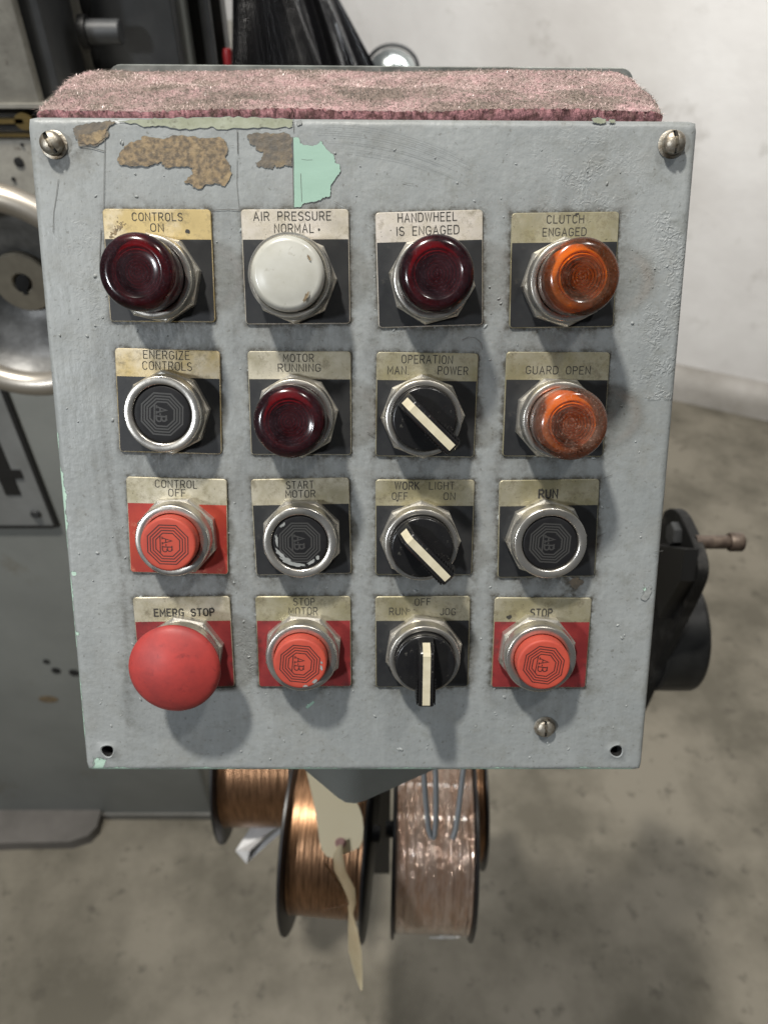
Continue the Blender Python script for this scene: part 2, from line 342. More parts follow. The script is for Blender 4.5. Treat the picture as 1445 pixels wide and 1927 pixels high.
# background
M['floor'] = mat('stained_concrete', (0.190, 0.172, 0.136), 0.62, spec=0.3, col2=(0.105, 0.095, 0.073), scale=4.2, contrast=(0.40, 0.62), bump=0.35, bscale=40, bdist=0.002, col3=(0.075, 0.067, 0.052), scale3=24, c3=(0.57, 0.72), rvar=0.1)
M['wall'] = mat('white_plaster', (0.66, 0.65, 0.635), 0.75, col2=(0.57, 0.555, 0.54), scale=2.6, bump=0.4, bscale=9, bdist=0.01, col3=(0.40, 0.385, 0.36), scale3=9.0, c3=(0.60, 0.80))
M['kerb'] = mat('dirty_kerb_paint', (0.36, 0.34, 0.315), 0.7, col2=(0.24, 0.225, 0.20), scale=6, bump=0.4, bscale=30, bdist=0.003)
M['machine'] = mat('machine_grey_paint', (0.205, 0.213, 0.200), 0.48, col2=(0.165, 0.172, 0.162), scale=5, bump=0.3, bscale=60, bdist=0.0008, col3=(0.13, 0.115, 0.085), scale3=9, c3=(0.62, 0.78))
M['skirt'] = mat('grimy_skirt_paint', (0.12, 0.118, 0.108), 0.6, col2=(0.085, 0.082, 0.072), scale=12, bump=0.3, bscale=60)
M['iron'] = mat('ground_cast_iron', (0.27, 0.26, 0.225), 0.5, 0.1, col2=(0.20, 0.19, 0.165), scale=55, bump=0.4, bscale=200, bdist=0.0006, col3=(0.07, 0.055, 0.04), scale3=160, c3=(0.60, 0.72))
M['dark_iron'] = mat('oily_dark_iron', (0.032, 0.034, 0.036), 0.5, 0.2, col2=(0.052, 0.054, 0.056), scale=18, bump=0.3, bscale=90, bdist=0.0006)
M['black_gap'] = mat('black_steel_and_gap_shade', (0.010, 0.010, 0.010), 0.5)  # serves black parts and the shade painted into gaps
M['steel'] = mat('polished_rim_steel', (0.42, 0.39, 0.345), 0.38, 0.7, col2=(0.42, 0.38, 0.32), scale=30, bump=0.1, bscale=80)
M['web'] = mat('mottled_cast_web', (0.09, 0.09, 0.087), 0.45, 0.2, col2=(0.20, 0.20, 0.195), scale=28, contrast=(0.42, 0.68), bump=0.5, bscale=50, bdist=0.002)
M['hub'] = mat('greasy_hub_metal', (0.30, 0.27, 0.21), 0.45, 0.45, col2=(0.23, 0.205, 0.16), scale=50, bump=0.2, bscale=90)
M['brass'] = mat('old_brass', (0.38, 0.27, 0.10), 0.4, 0.8, col2=(0.28, 0.20, 0.08), scale=60)
M['plate_white'] = mat('grey_white_number_plate', (0.20, 0.205, 0.20), 0.45, col2=(0.165, 0.168, 0.162), scale=20)
M['bag'] = mat('black_bin_liner', (0.006, 0.006, 0.007), 0.26, bump=0.35, bscale=70, bdist=0.002)
M['copper'] = mat('copper_wire_winding', (0.36, 0.20, 0.11), 0.33, 0.9, col2=(0.15, 0.082, 0.044), scale=75, contrast=(0.40, 0.62), stretch=(9, 0.5, 0.5), bump=0.5, bscale=90, bdist=0.0006)
M['wrap'] = mat('clear_plastic_wrap', (0.50, 0.37, 0.29), 0.17, 0.5, col2=(0.40, 0.25, 0.17), scale=40, contrast=(0.40, 0.60), stretch=(4, 0.9, 0.9), bump=1.0, bscale=34, bdist=0.006, coat=1.0)
M['flange'] = mat('black_spool_flange', (0.012, 0.012, 0.013), 0.38)
M['tag'] = mat('cream_tag_card', (0.92, 0.80, 0.55), 0.6, col2=(0.88, 0.75, 0.49), scale=9)
M['eyelet'] = mat('pinkish_tag_eyelet', (0.48, 0.27, 0.24), 0.6)
M['twine'] = mat('cream_tag_ribbon', (0.70, 0.61, 0.40), 0.6, col2=(0.42, 0.28, 0.14), scale=9)
M['paper'] = mat('crumpled_white_paper', (0.62, 0.62, 0.62), 0.6, bump=0.8, bscale=30, bdist=0.004)
M['grey_wire'] = mat('grey_coated_wire', (0.27, 0.28, 0.285), 0.4)
M['cast_black'] = mat('black_cast_bracket', (0.009, 0.009, 0.009), 0.6, spec=0.25, col2=(0.045, 0.043, 0.040), scale=45, bump=0.6, bscale=120, bdist=0.0008, contrast=(0.5, 0.72))
M['motor_black'] = mat('scuffed_black_drum', (0.008, 0.008, 0.008), 0.42, spec=0.3, col2=(0.022, 0.022, 0.021), scale=22, bump=0.3, bscale=60, bdist=0.0008)
M['rusty_bolt'] = mat('rusty_bolt', (0.060, 0.042, 0.034), 0.5, 0.4, col2=(0.15, 0.115, 0.09), scale=120, bump=0.6, bscale=260, bdist=0.0004)
M['red_small'] = mat('red_machine_handle', (0.16, 0.006, 0.008), 0.4)
M['mirror'] = mat('shiny_silver_dish', (0.62, 0.66, 0.66), 0.22, 0.9, col2=(0.30, 0.34, 0.34), scale=22, bump=0.5, bscale=25, bdist=0.003)

# ================================================================== THE SETTING
fl = MB(); fl.add([(-9, -6, 0), (9, -6, 0), (9, 9, 0), (-9, 9, 0)], [(0, 1, 2, 3)])
tag(fl.obj('floor', M['floor']), kind='structure')
w0 = at_z(1265, 753, 0); w1 = at_z(1445, 793, 0)
wdir = (w1-w0).normalized(); wn = Vector((-wdir.y, wdir.x, 0))     # away from the camera
if wn.y < 0: wn = -wn
# kerb: low rounded concrete kerb in front of the wall, then the wall behind it
def strip(name, prof, m, parent=None, smooth=None, label=None):
    b = MB(); n = len(prof); V = []
    for s_ in np.linspace(-5.5, 4.5, 30):
        base = w0 + wdir*float(s_)
        for d, z in prof: V.append(base + wn*d + Vector((0, 0, z)))
    Fc = []
    for i in range(29):
        for k in range(n-1): Fc.append((i*n+k, (i+1)*n+k, (i+1)*n+k+1, i*n+k+1))
    b.add(V, Fc); return b.obj(name, m, parent, smooth)
kb = strip('kerb', [(0, -0.01), (0.0, 0.055), (0.008, 0.085), (0.03, 0.105), (0.062, 0.112), (0.075, 0.112)], M['kerb'], smooth=60)
tag(kb, kind='structure')
wl = strip('wall', [(0.07, 0.0), (0.07, 0.12), (0.066, 0.14), (0.07, 0.30), (0.072, 1.2), (0.07, 4.0), (0.3, 4.0)], M['wall'], smooth=60)
tag(wl, kind='structure')

# ================================================================== CONTROL BOX
box = empty('control_box', ORG, 'grey painted machine control box with sixteen buttons, lamps and knobs', 'control box')
box.matrix_world = PM

# ---- legend plates: measured corners in the photograph
PL = [
 # key, corners, finish, field, lines[(text, x0, x1, ytop, ybot, weight)]
 ('controls_on', [(195,394),(397,394.5),(407,607),(208,605)], 'gold', 'black', [('CONTROLS',250,345,401,416.5,1),('ON',285,309,421.5,437,1)]),
 ('air', [(452,394.5),(655,394.5),(660,609),(464,611)], 'silver', 'black', [('AIR PRESSURE',477,623.5,399,415.8,1.1),('NORMAL',516.7,590.7,422,439,1.1)]),
 ('handwheel', [(705,401.5),(906.6,394.5),(908,612),(712,617)], 'silver', 'black', [('HANDWHEEL',747.5,859,401,418,1.1),('IS ENGAGED',745,863,426,443,1.1)]),
 ('clutch', [(960,401.5),(1162,399),(1153,615),(957.5,618)], 'olive', 'black', [('CLUTCH',1027,1096.5,405.5,421,1.0),('ENGAGED',1019,1101,429.5,445,1.0)]),
 ('energize', [(216,654),(412.5,661),(419,854),(227,850)], 'gold', 'black', [('ENERGIZE',270.7,357.5,660,676,.95),('CONTROLS',269.3,362,680.5,696.6,.95)]),
 ('motor_running', [(465,661),(659,661),(661,856),(473,855)], 'pale', 'black', [('MOTOR',533,590,666,681,1.0),('RUNNING',523,603,684.5,699.5,1.0)]),
 ('operation', [(709,662),(900,665.5),(889,860),(704,858)], 'olive', 'black', [('OPERATION',754.5,850.5,668.2,684,1),('MAN.',728.5,768,689,704.6,1),('POWER',822.5,879,689.7,705.3,1)]),
 ('guard', [(952,662),(1146,663),(1131.5,859),(942,858)], 'olive', 'black', [('GUARD OPEN',987,1108.5,689,704.2,1)]),
 ('control_off', [(237,895),(427,902.5),(429,1079),(246,1077)], 'pale', 'orange', [('CONTROL',292.5,371.3,902.8,917.6,1.0),('OFF',317.7,349,919.6,933.8,1.0)]),
 ('start_motor', [(470.6,902.5),(654,897),(661.6,1079),(482,1080.7)], 'pale', 'black', [('START',538,589.3,904.2,918.8,1.0),('MOTOR',537,592.5,921.6,935.5,1.0)]),
 ('work_light', [(705,901.5),(890,902.5),(886.6,1080.7),(705,1080.7)], 'olive', 'black', [('WORK',741.6,787,906,920.5,1.35),('LIGHT',806,853,906,920.5,.95),('OFF',736.4,765.5,925.7,939.5,1.0),('ON',833,854,926,940,1.0)]),
 ('run', [(937,902.5),(1124.6,901.5),(1116.7,1082.4),(934,1087)], 'olive', 'black', [('RUN',1011.5,1046,920.5,936.4,2.3)]),
 ('emerg', [(251.6,1123),(434,1121),(439,1290),(262,1293)], 'pale', 'red', [('EMERG STOP',290,403.2,1144,1158,1.9)]),
 ('stop_motor', [(481,1121),(659,1121),(659,1290),(484.5,1291)], 'olive', 'red', [('STOP',551.3,591,1124.3,1138,1.0),('MOTOR',542.6,596.3,1141.3,1155.8,1.0)]),
 ('run_jog', [(706,1121),(881.7,1121),(879,1290),(703.5,1291.8)], 'olive', 'black', [('OFF',778.6,808,1124.6,1138,1.0),('RUN',730.9,763,1142.3,1156,1.0),('JOG',826,854.7,1143,1156,1.0)]),
 ('stop', [(927.4,1123),(1108,1124),(1100.4,1292.5),(922,1291.8)], 'olive', 'red', [('STOP',995.6,1035.7,1144,1159,1.7)]),
]
PLABEL = {'controls_on':'plate reading CONTROLS ON, yellowed with a dark scuff','air':'silver plate reading AIR PRESSURE NORMAL','handwheel':'tilted plate reading HANDWHEEL IS ENGAGED',
 'clutch':'olive tinged plate reading CLUTCH ENGAGED','energize':'yellowed plate reading ENERGIZE CONTROLS','motor_running':'plate reading MOTOR RUNNING','operation':'plate reading OPERATION MAN. POWER',
 'guard':'plate reading GUARD OPEN','control_off':'orange red plate reading CONTROL OFF','start_motor':'plate reading START MOTOR','work_light':'plate reading WORK LIGHT OFF ON','run':'plate with bold RUN',
 'emerg':'red plate with bold EMERG STOP','stop_motor':'red plate reading STOP MOTOR','run_jog':'plate reading RUN OFF JOG','stop':'red plate with bold STOP'}
# regular grid for the fittings (metres from the upper left corner of the cover)
GX = [0.187*W, 0.3975*W, 0.6035*W, 0.8125*W]
PWID, PHGT, PTH = 0.0455, 0.0464, 0.0010
plates = []
for key, cs, fin, fld, lines in PL:
    q = [mm(*c) for c in cs]
    cx_ = sum(p[0] for p in q)/4; cy_ = sum(p[1] for p in q)/4
    an = math.atan2((q[1][1]-q[0][1])+(q[2][1]-q[3][1]), (q[1][0]-q[0][0])+(q[2][0]-q[3][0]))
    w_ = (math.dist(q[0], q[1])+math.dist(q[3], q[2]))/2; h_ = (math.dist(q[0], q[3])+math.dist(q[1], q[2]))/2
    plates.append(dict(key=key, x=cx_, y=cy_, a=-an, w=w_, h=h_, fin=fin, fld=fld, lines=lines))

# ---- cover plate: fine grid with real screw holes, rounded rolled edge and returned rim
def build_cover():
    b = MB(); nx, ny = 275, int(round(H*1000)); R = 0.0030
    xs = np.linspace(R-.0009, W-R+.0020, nx-5); ys = np.linspace(R-.0003, H-R+.0014, ny-5)
    holes = [mm(201, 1413), mm(1157, 1413)]; hr = 0.0029; hb = 6
    idx = {}; V = []; Fc = []; fm = []
    hcells = []
    for hx, hy in holes:
        ci = int(np.argmin(abs(xs-hx))); cj = int(np.argmin(abs(ys-hy))); hcells.append((ci, cj))
    def vid(i, j):
        if (i, j) not in idx: idx[(i, j)] = len(V); V.append(Lc(xs[i], ys[j], 0))
        return idx[(i, j)]
    def inh(i, j): return any(ci-hb <= i < ci+hb and cj-hb <= j < cj+hb for ci, cj in hcells)
    for i in range(len(xs)-1):
        for j in range(len(ys)-1):
            if inh(i, j): continue
            Fc.append((vid(i, j), vid(i, j+1), vid(i+1, j+1), vid(i+1, j))); fm.append(0)
    for (ci, cj), (hx, hy) in zip(hcells, holes):
        ring = [(ci-hb+k, cj-hb) for k in range(2*hb)] + [(ci+hb, cj-hb+k) for k in range(2*hb)] + [(ci+hb-k, cj+hb) for k in range(2*hb)] + [(ci-hb, cj+hb-k) for k in range(2*hb)]
        outer = [vid(*p) for p in ring]; n = len(ring); prev = outer
        angs = [math.atan2(ys[p[1]]-hy, xs[p[0]]-hx) for p in ring]
        for rr, hh, mi in ((hr*1.45, 0.0, 0), (hr*1.2, 0.0004, 0), (hr, 0.0001, 0), (hr*0.97, -0.0025, 1), (hr*0.95, -0.011, 1)):
            cur = []
            for a in angs:
                wob = 1+0.06*math.sin(3*a+hx*900)
                cur.append(len(V)); V.append(Lc(hx+rr*wob*math.cos(a), hy+rr*wob*math.sin(a), hh))
            for k in range(n):
                k2 = (k+1) % n; Fc.append((prev[k], cur[k], cur[k2], prev[k2])); fm.append(mi)
            prev = cur
        Fc.append(tuple(prev)); fm.append(1)
    # rolled edge all round: loop of border verts, swept outwards and back
    nxs, nys = len(xs), len(ys)
    loop = [(i, 0) for i in range(nxs)] + [(nxs-1, j) for j in range(1, nys)] + [(i, nys-1) for i in range(nxs-2, -1, -1)] + [(0, j) for j in range(nys-2, 0, -1)]
    prev = [vid(*p) for p in loop]; n = len(loop)
    prof = [(R*math.sin(t), -R+R*math.cos(t)) for t in np.linspace(0, PI/2, 6)[1:]] + [(R, -0.0095), (R-0.0012, -0.0105), (R-0.0022, -0.0105)]
    for off, hh in prof:
        cur = []
        for (i, j) in loop:
            ox = -1 if i == 0 else (1 if i == nxs-1 else 0); oy = -1 if j == 0 else (1 if j == nys-1 else 0)
            k_ = 0.78 if (ox and oy) else 1.0
            cur.append(len(V)); V.append(Lc(xs[i]+ox*off*k_, ys[j]+oy*off*k_, hh))
        for k in range(n):
            k2 = (k+1) % n; Fc.append((prev[k], prev[k2], cur[k2], cur[k])); fm.append(0)
        prev = cur
    o = link('cover_plate', V, Fc, None, box, 50, [M['paint'], M['hole']], fm)
    # wear attribute
    me = o.data; P = np.array(V); X = P[:, 0]+W/2; Y = H-P[:, 1]
    dirt = np.zeros(len(P)); mint = np.zeros(len(P)); rip = np.zeros(len(P))
    for p in plates:
        c, s = math.cos(p['a']), math.sin(p['a']); dx = X-p['x']; dy = -(Y-p['y'])
        u = dx*c+dy*s; v = -dx*s+dy*c
        qx = np.maximum(abs(u)-p['w']/2, 0); qy = np.maximum(abs(v)-p['h']/2, 0); d = np.hypot(qx, qy)
        dirt = np.maximum(dirt, 0.95*np.exp(-d/0.0011)); dirt = dirt + 0.36*np.exp(-d/0.0050)*(0.6+0.4*np.sin(u*500+p['x']*90))
        # grime fans below each plate
        below = (v < -p['h']/2) & (abs(u) < 0.016)
        dirt += np.where(below, 0.22*np.exp(-(abs(v)-p['h']/2)/0.006), 0)
    for hx, hy, r, a in [(*mm(160, 272), .006, .5), (*mm(120, 300), .005, .35), (*mm(1075, 1100), .006, .6), (*mm(1264, 271), .008, .3), (*mm(100, 272), .008, .35), (*mm(1022, 1366), .006, .35), (*mm(432, 1095), .004, .6)]:
        dirt += a*np.exp(-((X-hx)**2+(Y-hy)**2)/(r*r))
    # vertical runs of grime at left
    for sx, y0, y1, a, w_ in [(mm(225, 1100)[0], .10, .29, .26, .0016), (mm(213, 1000)[0], .14, .23, .20, .0011), (mm(250, 1300)[0], .22, .29, .20, .0020), (mm(185, 900)[0], .11, .20, .16, .0010)]:
        cxw = sx+0.002*np.sin(Y*38)
        dirt += a*np.exp(-((X-cxw)/w_)**2)*((Y > y0) & (Y < y1))*np.clip((Y-y0)*40, 0, 1)*np.clip((y1-Y)*60, 0, 1)
    dirt *= 1.0
    # mint: left edge lower half, bottom edge, lower left corner
    el = X; eb = H-Y
    wl_ = 0.52+0.28*np.sin(Y*190)*np.sin(Y*67+1)
    mint = np.maximum(mint, (np.exp(-el/0.0022)*wl_*((Y > 0.13) & (Y < 0.175)) * 1.25))
    mint = np.maximum(mint, np.exp(-el/0.0012)*wl_*(Y > 0.175)*0.85)
    mint = np.maximum(mint, np.exp(-eb/0.0014)*(0.62+0.22*np.sin(X*130)))
    mint = np.maximum(mint, 0.70*np.exp(-((X-0.006)**2+(Y-(H-0.003))**2)/(0.0060**2)))
    for hx, hy, r, a in [(*mm(137, 1079), .0022, .8), (*mm(143, 1193), .0022, .75), (*mm(1120, 228), .0025, .5), (*mm(1212, 1110), .005, .43), (*mm(578, 1325), .0016, .6)]:
        mint = np.maximum(mint, a*np.exp(-((X-hx)**2+(Y-hy)**2)/(r*r)))
    rip = np.clip(np.exp(-np.maximum(W-0.008-X, 0)/0.007)*((Y > .035) & (Y < .115)), 0, 1)
    rip = np.maximum(rip, 0.8*np.exp(-((X-mm(1090, 560)[0])**2+(Y-mm(1230, 350)[1])**2)/(.02**2)))
    rip = np.maximum(rip, 0.35*np.exp(-((X-.02)**2)/(.012**2))*((Y > .04) & (Y < .10)))
    rip = np.maximum(rip, 0.9*np.exp(-((X-mm(465, 1240)[0])**2/(.004**2)+(Y-mm(465, 1240)[1])**2/(.016**2))))
    colr = np.stack([np.clip(dirt, 0, 1), np.clip(mint, 0, 1), rip, np.ones(len(P))], 1).astype(np.float32)
    at = me.attributes.new('wear', 'FLOAT_COLOR', 'POINT'); at.data.foreach_set('color', colr.ravel())
    # cover face is not perfectly flat: gentle dents
    co = P.copy(); fr = abs(P[:, 2]) < 1e-6
    co[:, 2] += np.where(fr, 0.00012*np.sin(X*70+1)*np.sin(Y*55)+0.00008*np.sin(X*190)*np.cos(Y*170), 0)
    me.vertices.foreach_set('co', co.ravel()); me.update()
    return o
cover = build_cover()

# ---- enclosure behind the cover: sloped front, level top, upright back
t = TILT; bd = Vector((0, math.sin(t), -math.cos(t))); dd = Vector((0, -math.cos(t), -math.sin(t)))   # level back, plumb down (local)
FT = 0.0122
_top = PM @ Vector((0, H-.0055, -.0107))
DEP = at_z(700, 131, _top.z+FT).y - _top.y
LX0 = at_z(203, 127, _top.z+FT).x - ORG.x; LX1 = at_z(1188, 127, _top.z+FT).x - ORG.x
print('depth', DEP, LX0, LX1, 'lean', math.degrees(TILT))
def prof_box(name, x0, x1, y0, y1, h0, dep, m, parent):
    a = Vector((0, H-y0, h0)); b_ = Vector((0, H-y1, h0)); ab = a+bd*dep; bb = b_+bd*dep
    r = 0.006; mb = MB(); V = []
    for x in (x0, x1): V += [Vector((x-W/2, p.y, p.z)) for p in (a, b_, bb, ab)]
    mb.add(V, [(0, 1, 2, 3), (7, 6, 5, 4), (0, 4, 5, 1), (1, 5, 6, 2), (2, 6, 7, 3), (3, 7, 4, 0)])
    return mb.obj(name, m, parent)
prof_box('enclosure', 0.006, W-0.006, 0.0055, H-0.006, -0.0107, DEP, M['box_paint'], box)
# back lip plate with rounded corners, stands a little above the foam
def back_lip():
    mb = MB(); a = Vector((0, H-0.0055, -0.0107))+bd*(DEP+0.0002); up = -dd
    x0, x1, top, r = LX0, LX1, FT+.0012, 0.007
    pts = [(x0, -0.02), (x1, -0.02), (x1, top-r)] + [(x1-r+r*math.cos(q), top-r+r*math.sin(q)) for q in np.linspace(0, PI/2, 7)[1:]] + [(x0+r-r*math.sin(q), top-r+r*math.cos(q)) for q in np.linspace(0, PI/2, 7)]
    P = [a+Vector((x, 0, 0))+up*z for x, z in pts]
    mb.prism(P, bd*0.0022); return mb.obj('back_lip', M['lip'], box)
back_lip()

# ---- paint damage: thin layers with jagged outlines traced from the photograph
def jag(pts, amp, sub=5, seed=0):
    r = random.Random(seed); out = []; n = len(pts)
    for i in range(n):
        a = Vector(pts[i]); b_ = Vector(pts[(i+1) % n]); d = b_-a
        if d.length < 1e-9: continue
        nn = Vector((-d.y, d.x)).normalized()
        for k in range(sub):
            q = a+d*(k/sub); out.append(q + nn*r.uniform(-amp, amp)*(1 if k else 0.4))
    return out
def scale_poly(P, k):
    n = len(P); out = []
    for i in range(n):
        a, b_ = P[i-1], P[(i+1) % n]; d = (b_-a); nn = Vector((d.y, -d.x))
        out.append(P[i] + (nn.normalized()*k if nn.length > 0 else Vector((0, 0))))
    return out
def chip(pix, m, seed, amp=0.0004, parent=box, edge=True, h=0.00035, sub=5):
    P = [Vector(Lc(*mm(*p))[:2]) for p in pix]
    area_ = sum(P[i-1].x*P[i].y-P[i].x*P[i-1].y for i in range(len(P)))
    if area_ < 0: P = P[::-1]
    P = jag(P, amp, sub, seed)
    import mathutils
    def fill(Q, hh):
        tr = mathutils.geometry.tessellate_polygon([[Vector((q.x, q.y, 0)) for q in Q]])
        return [(q.x, q.y, hh) for q in Q], [tuple(t_) for t_ in tr]
    if edge:
        b = MB(); b.add(*fill(scale_poly(P, 0.00016), h)); e = b.obj('paint_chip_shadow', M['chip_shadow'], parent)  # slightly larger dark layer: edge shadow of the chip put in as colour
    b = MB(); b.add(*fill(P, h+0.00008)); o = b.obj('paint_chip', m, parent)
    for x in ([o, e] if edge else [o]):
        # make every face look outwards
        for p in x.data.polygons:
            if p.normal.z < 0: p.flip()
    return o
def z1(x, y): return (x/2.89, y/2.89)
c1 = chip([z1(*p) for p in [(640,870),(665,815),(705,778),(770,765),(775,742),(840,752),(900,758),(955,738),(1040,745),(1100,752),(1190,745),(1232,775),(1240,820),(1225,862),(1255,900),(1258,955),(1225,1015),(1180,1000),(1130,1003),(1080,1028),(1050,1018),(1048,1003),(1003,990),(1025,965),(1050,945),(1045,912),(1010,905),(960,905),(905,912),(885,895),(880,878),(820,900),(740,905),(660,898)]], M['rust_brown'], 1)
c1['label'] = 'large tan brown bare patch'
c2 = chip([z1(*p) for p in [(400,700),(440,680),(500,668),(570,662),(600,655),(640,668),(590,695),(592,735),(570,765),(520,795),(490,795),(430,793),(425,765),(410,740)]], M['dark_chip'], 2)
chip([z1(*p) for p in [(430,735),(480,728),(540,712),(585,705),(575,750),(530,785),(470,785),(435,780)]], M['rust_brown'], 3, edge=False, h=0.0005)
z2 = lambda x, y: (400+x/2.89, y/2.89)
c3 = chip([z2(*p) for p in [(190,740),(230,722),(300,725),(380,722),(420,735),(433,760),(432,905),(400,898),(365,912),(335,900),(325,922),(290,915),(245,905),(235,885),(268,868),(275,825),(240,815),(228,790),(205,780)]], M['dark_chip'], 4)
c3['label'] = 'dark brown patch beside the mint one'
c4 = chip([z2(*p) for p in [(441,748),(470,750),(478,782),(505,792),(540,795),(575,785),(590,765),(602,790),(640,830),(660,850),(668,890),(690,895),(695,935),(670,965),(645,1005),(640,1050),(640,1068),(600,1075),(585,1090),(540,1098),(500,1105),(475,1128),(443,1130)]], M['mint'], 5, amp=0.00022)
c4['label'] = 'pale mint green patch of older paint'
chip([z1(*p) for p in [(640,662),(760,648),(900,645),(1050,643),(1200,640),(1320,640),(1440,645),(1590,650),(1590,690),(1500,700),(1380,695),(1200,705),(1150,690),(1050,705),(960,700),(880,685),(800,690),(730,672)]], M['green_film'], 6, amp=0.0004, h=0.0003)
chip([(1113,224),(1125,222),(1138,225),(1139,231),(1128,233),(1116,230)], M['green_film'], 7, amp=0.0002)
chip([(1146,226),(1156,226),(1156,231),(1147,232)], M['green_film'], 8, amp=0.0002)
chip([(558,229),(567,227),(568,234),(560,237)], M['chip_grey'], 9, amp=0.0001)
chip([(1205,1120),(1215,1108),(1222,1100),(1223,1112),(1214,1130),(1206,1128)], M['chip_grey'], 10, amp=0.0005)
chip([(573,1330),(588,1318),(590,1321),(577,1333)], M['mint'], 12, amp=0.0001, edge=False)
chip([(1068,1092),(1082,1086),(1096,1095),(1080,1112)], M['dark_chip'], 13, amp=0.0006, edge=False)
# fine scratches and cracks (thin grooves of dirt)
sb = MB()
def scr(pix, w=0.00022, h=0.00048):
    P = [Lc(*mm(*p))[:2] for p in pix]; sb.ribbon(P, w, h, cap=False)
scr([(199,240),(197.5,300),(196,394)]); scr([(447,245),(448,290)], .0003); scr([(447,300),(446,345),(450,392)], .00015); scr([(551,258),(552,330),(552.5,391)], .00035, .0006)
scr([(553,222),(553,250)], .0002); scr([(566,327),(568,380)], .00015, .0006); scr([(111,338),(107,370),(102,400),(101,438)], .0002)
scr([(150,276),(172,278),(198,285)], .0003); scr([(191,430),(189,470),(188,500)], .0003); scr([(400,396),(430,394),(452,396)], .0003)
sb0 = sb; sb = MB()
for k in range(14):
    y0 = 232+k*4.1+rng.uniform(-2, 2); s0 = rng.uniform(590, 700); s1 = rng.uniform(800, 900)
    P_ = [(x, y0+75*((x-590)/300)**2.2+rng.uniform(-.3, .3)) for x in np.linspace(s0, s1, 9)]; scr(P_, rng.uniform(.00004, .00009), .00042)
M['faint'] = mat('faint_wiping_marks', (0.185, 0.197, 0.197), 0.5)
tag(sb.obj('wiping_marks', M['faint'], box), kind='stuff'); sb = sb0
for pts in ([(868,640),(880,634),(893,636),(903,645),(906,658)], [(1228,1038),(1245,1036)], [(1118,1012),(1136,1002)], [(1133,900),(1150,893)], [(690,813),(706,822)]): scr(pts, .0002)
for k in range(34):
    x, y = rng.uniform(180, 1180), rng.uniform(240, 1420); a = rng.uniform(-.6, .6)+(PI/2 if rng.random() < .3 else 0); l = rng.uniform(6, 26)
    scr([(x, y), (x+l*math.cos(a)/2, y+l*math.sin(a)/2+1), (x+l*math.cos(a), y+l*math.sin(a))], .00010)
tag(sb.obj('scratches', M['scratch'], box), kind='stuff')
# paint runs and nibs: tiny raised specks of the same paint
nb = MB()
for k in range(330):
    x, y = rng.uniform(.005, W-.005), rng.uniform(.005, H-.005); r = rng.uniform(.00018, .00055)*(1.6 if rng.random() < .12 else 1)
    e = rng.uniform(.8, 2.2); a = rng.uniform(0, PI); cx0, cy0, _ = Lc(x, y)
    V = [(cx0, cy0, .0001+r*.75)]; Fc = []
    for j, (rr, hh) in enumerate(((.7, .45), (1.1, -.1))):
        for q in range(7):
            th = 2*PI*q/7; u, v = rr*r*e*math.cos(th), rr*r*math.sin(th)
            V.append((cx0+u*math.cos(a)-v*math.sin(a), cy0+u*math.sin(a)+v*math.cos(a), hh*r+.00008))
    for q in range(7):
        q2 = (q+1) % 7; Fc += [(0, 1+q, 1+q2), (1+q, 8+q, 8+q2, 1+q2)]
    nb.add(V, Fc)
tag(nb.obj('paint_nibs', M['paint'], box, 180), kind='stuff')

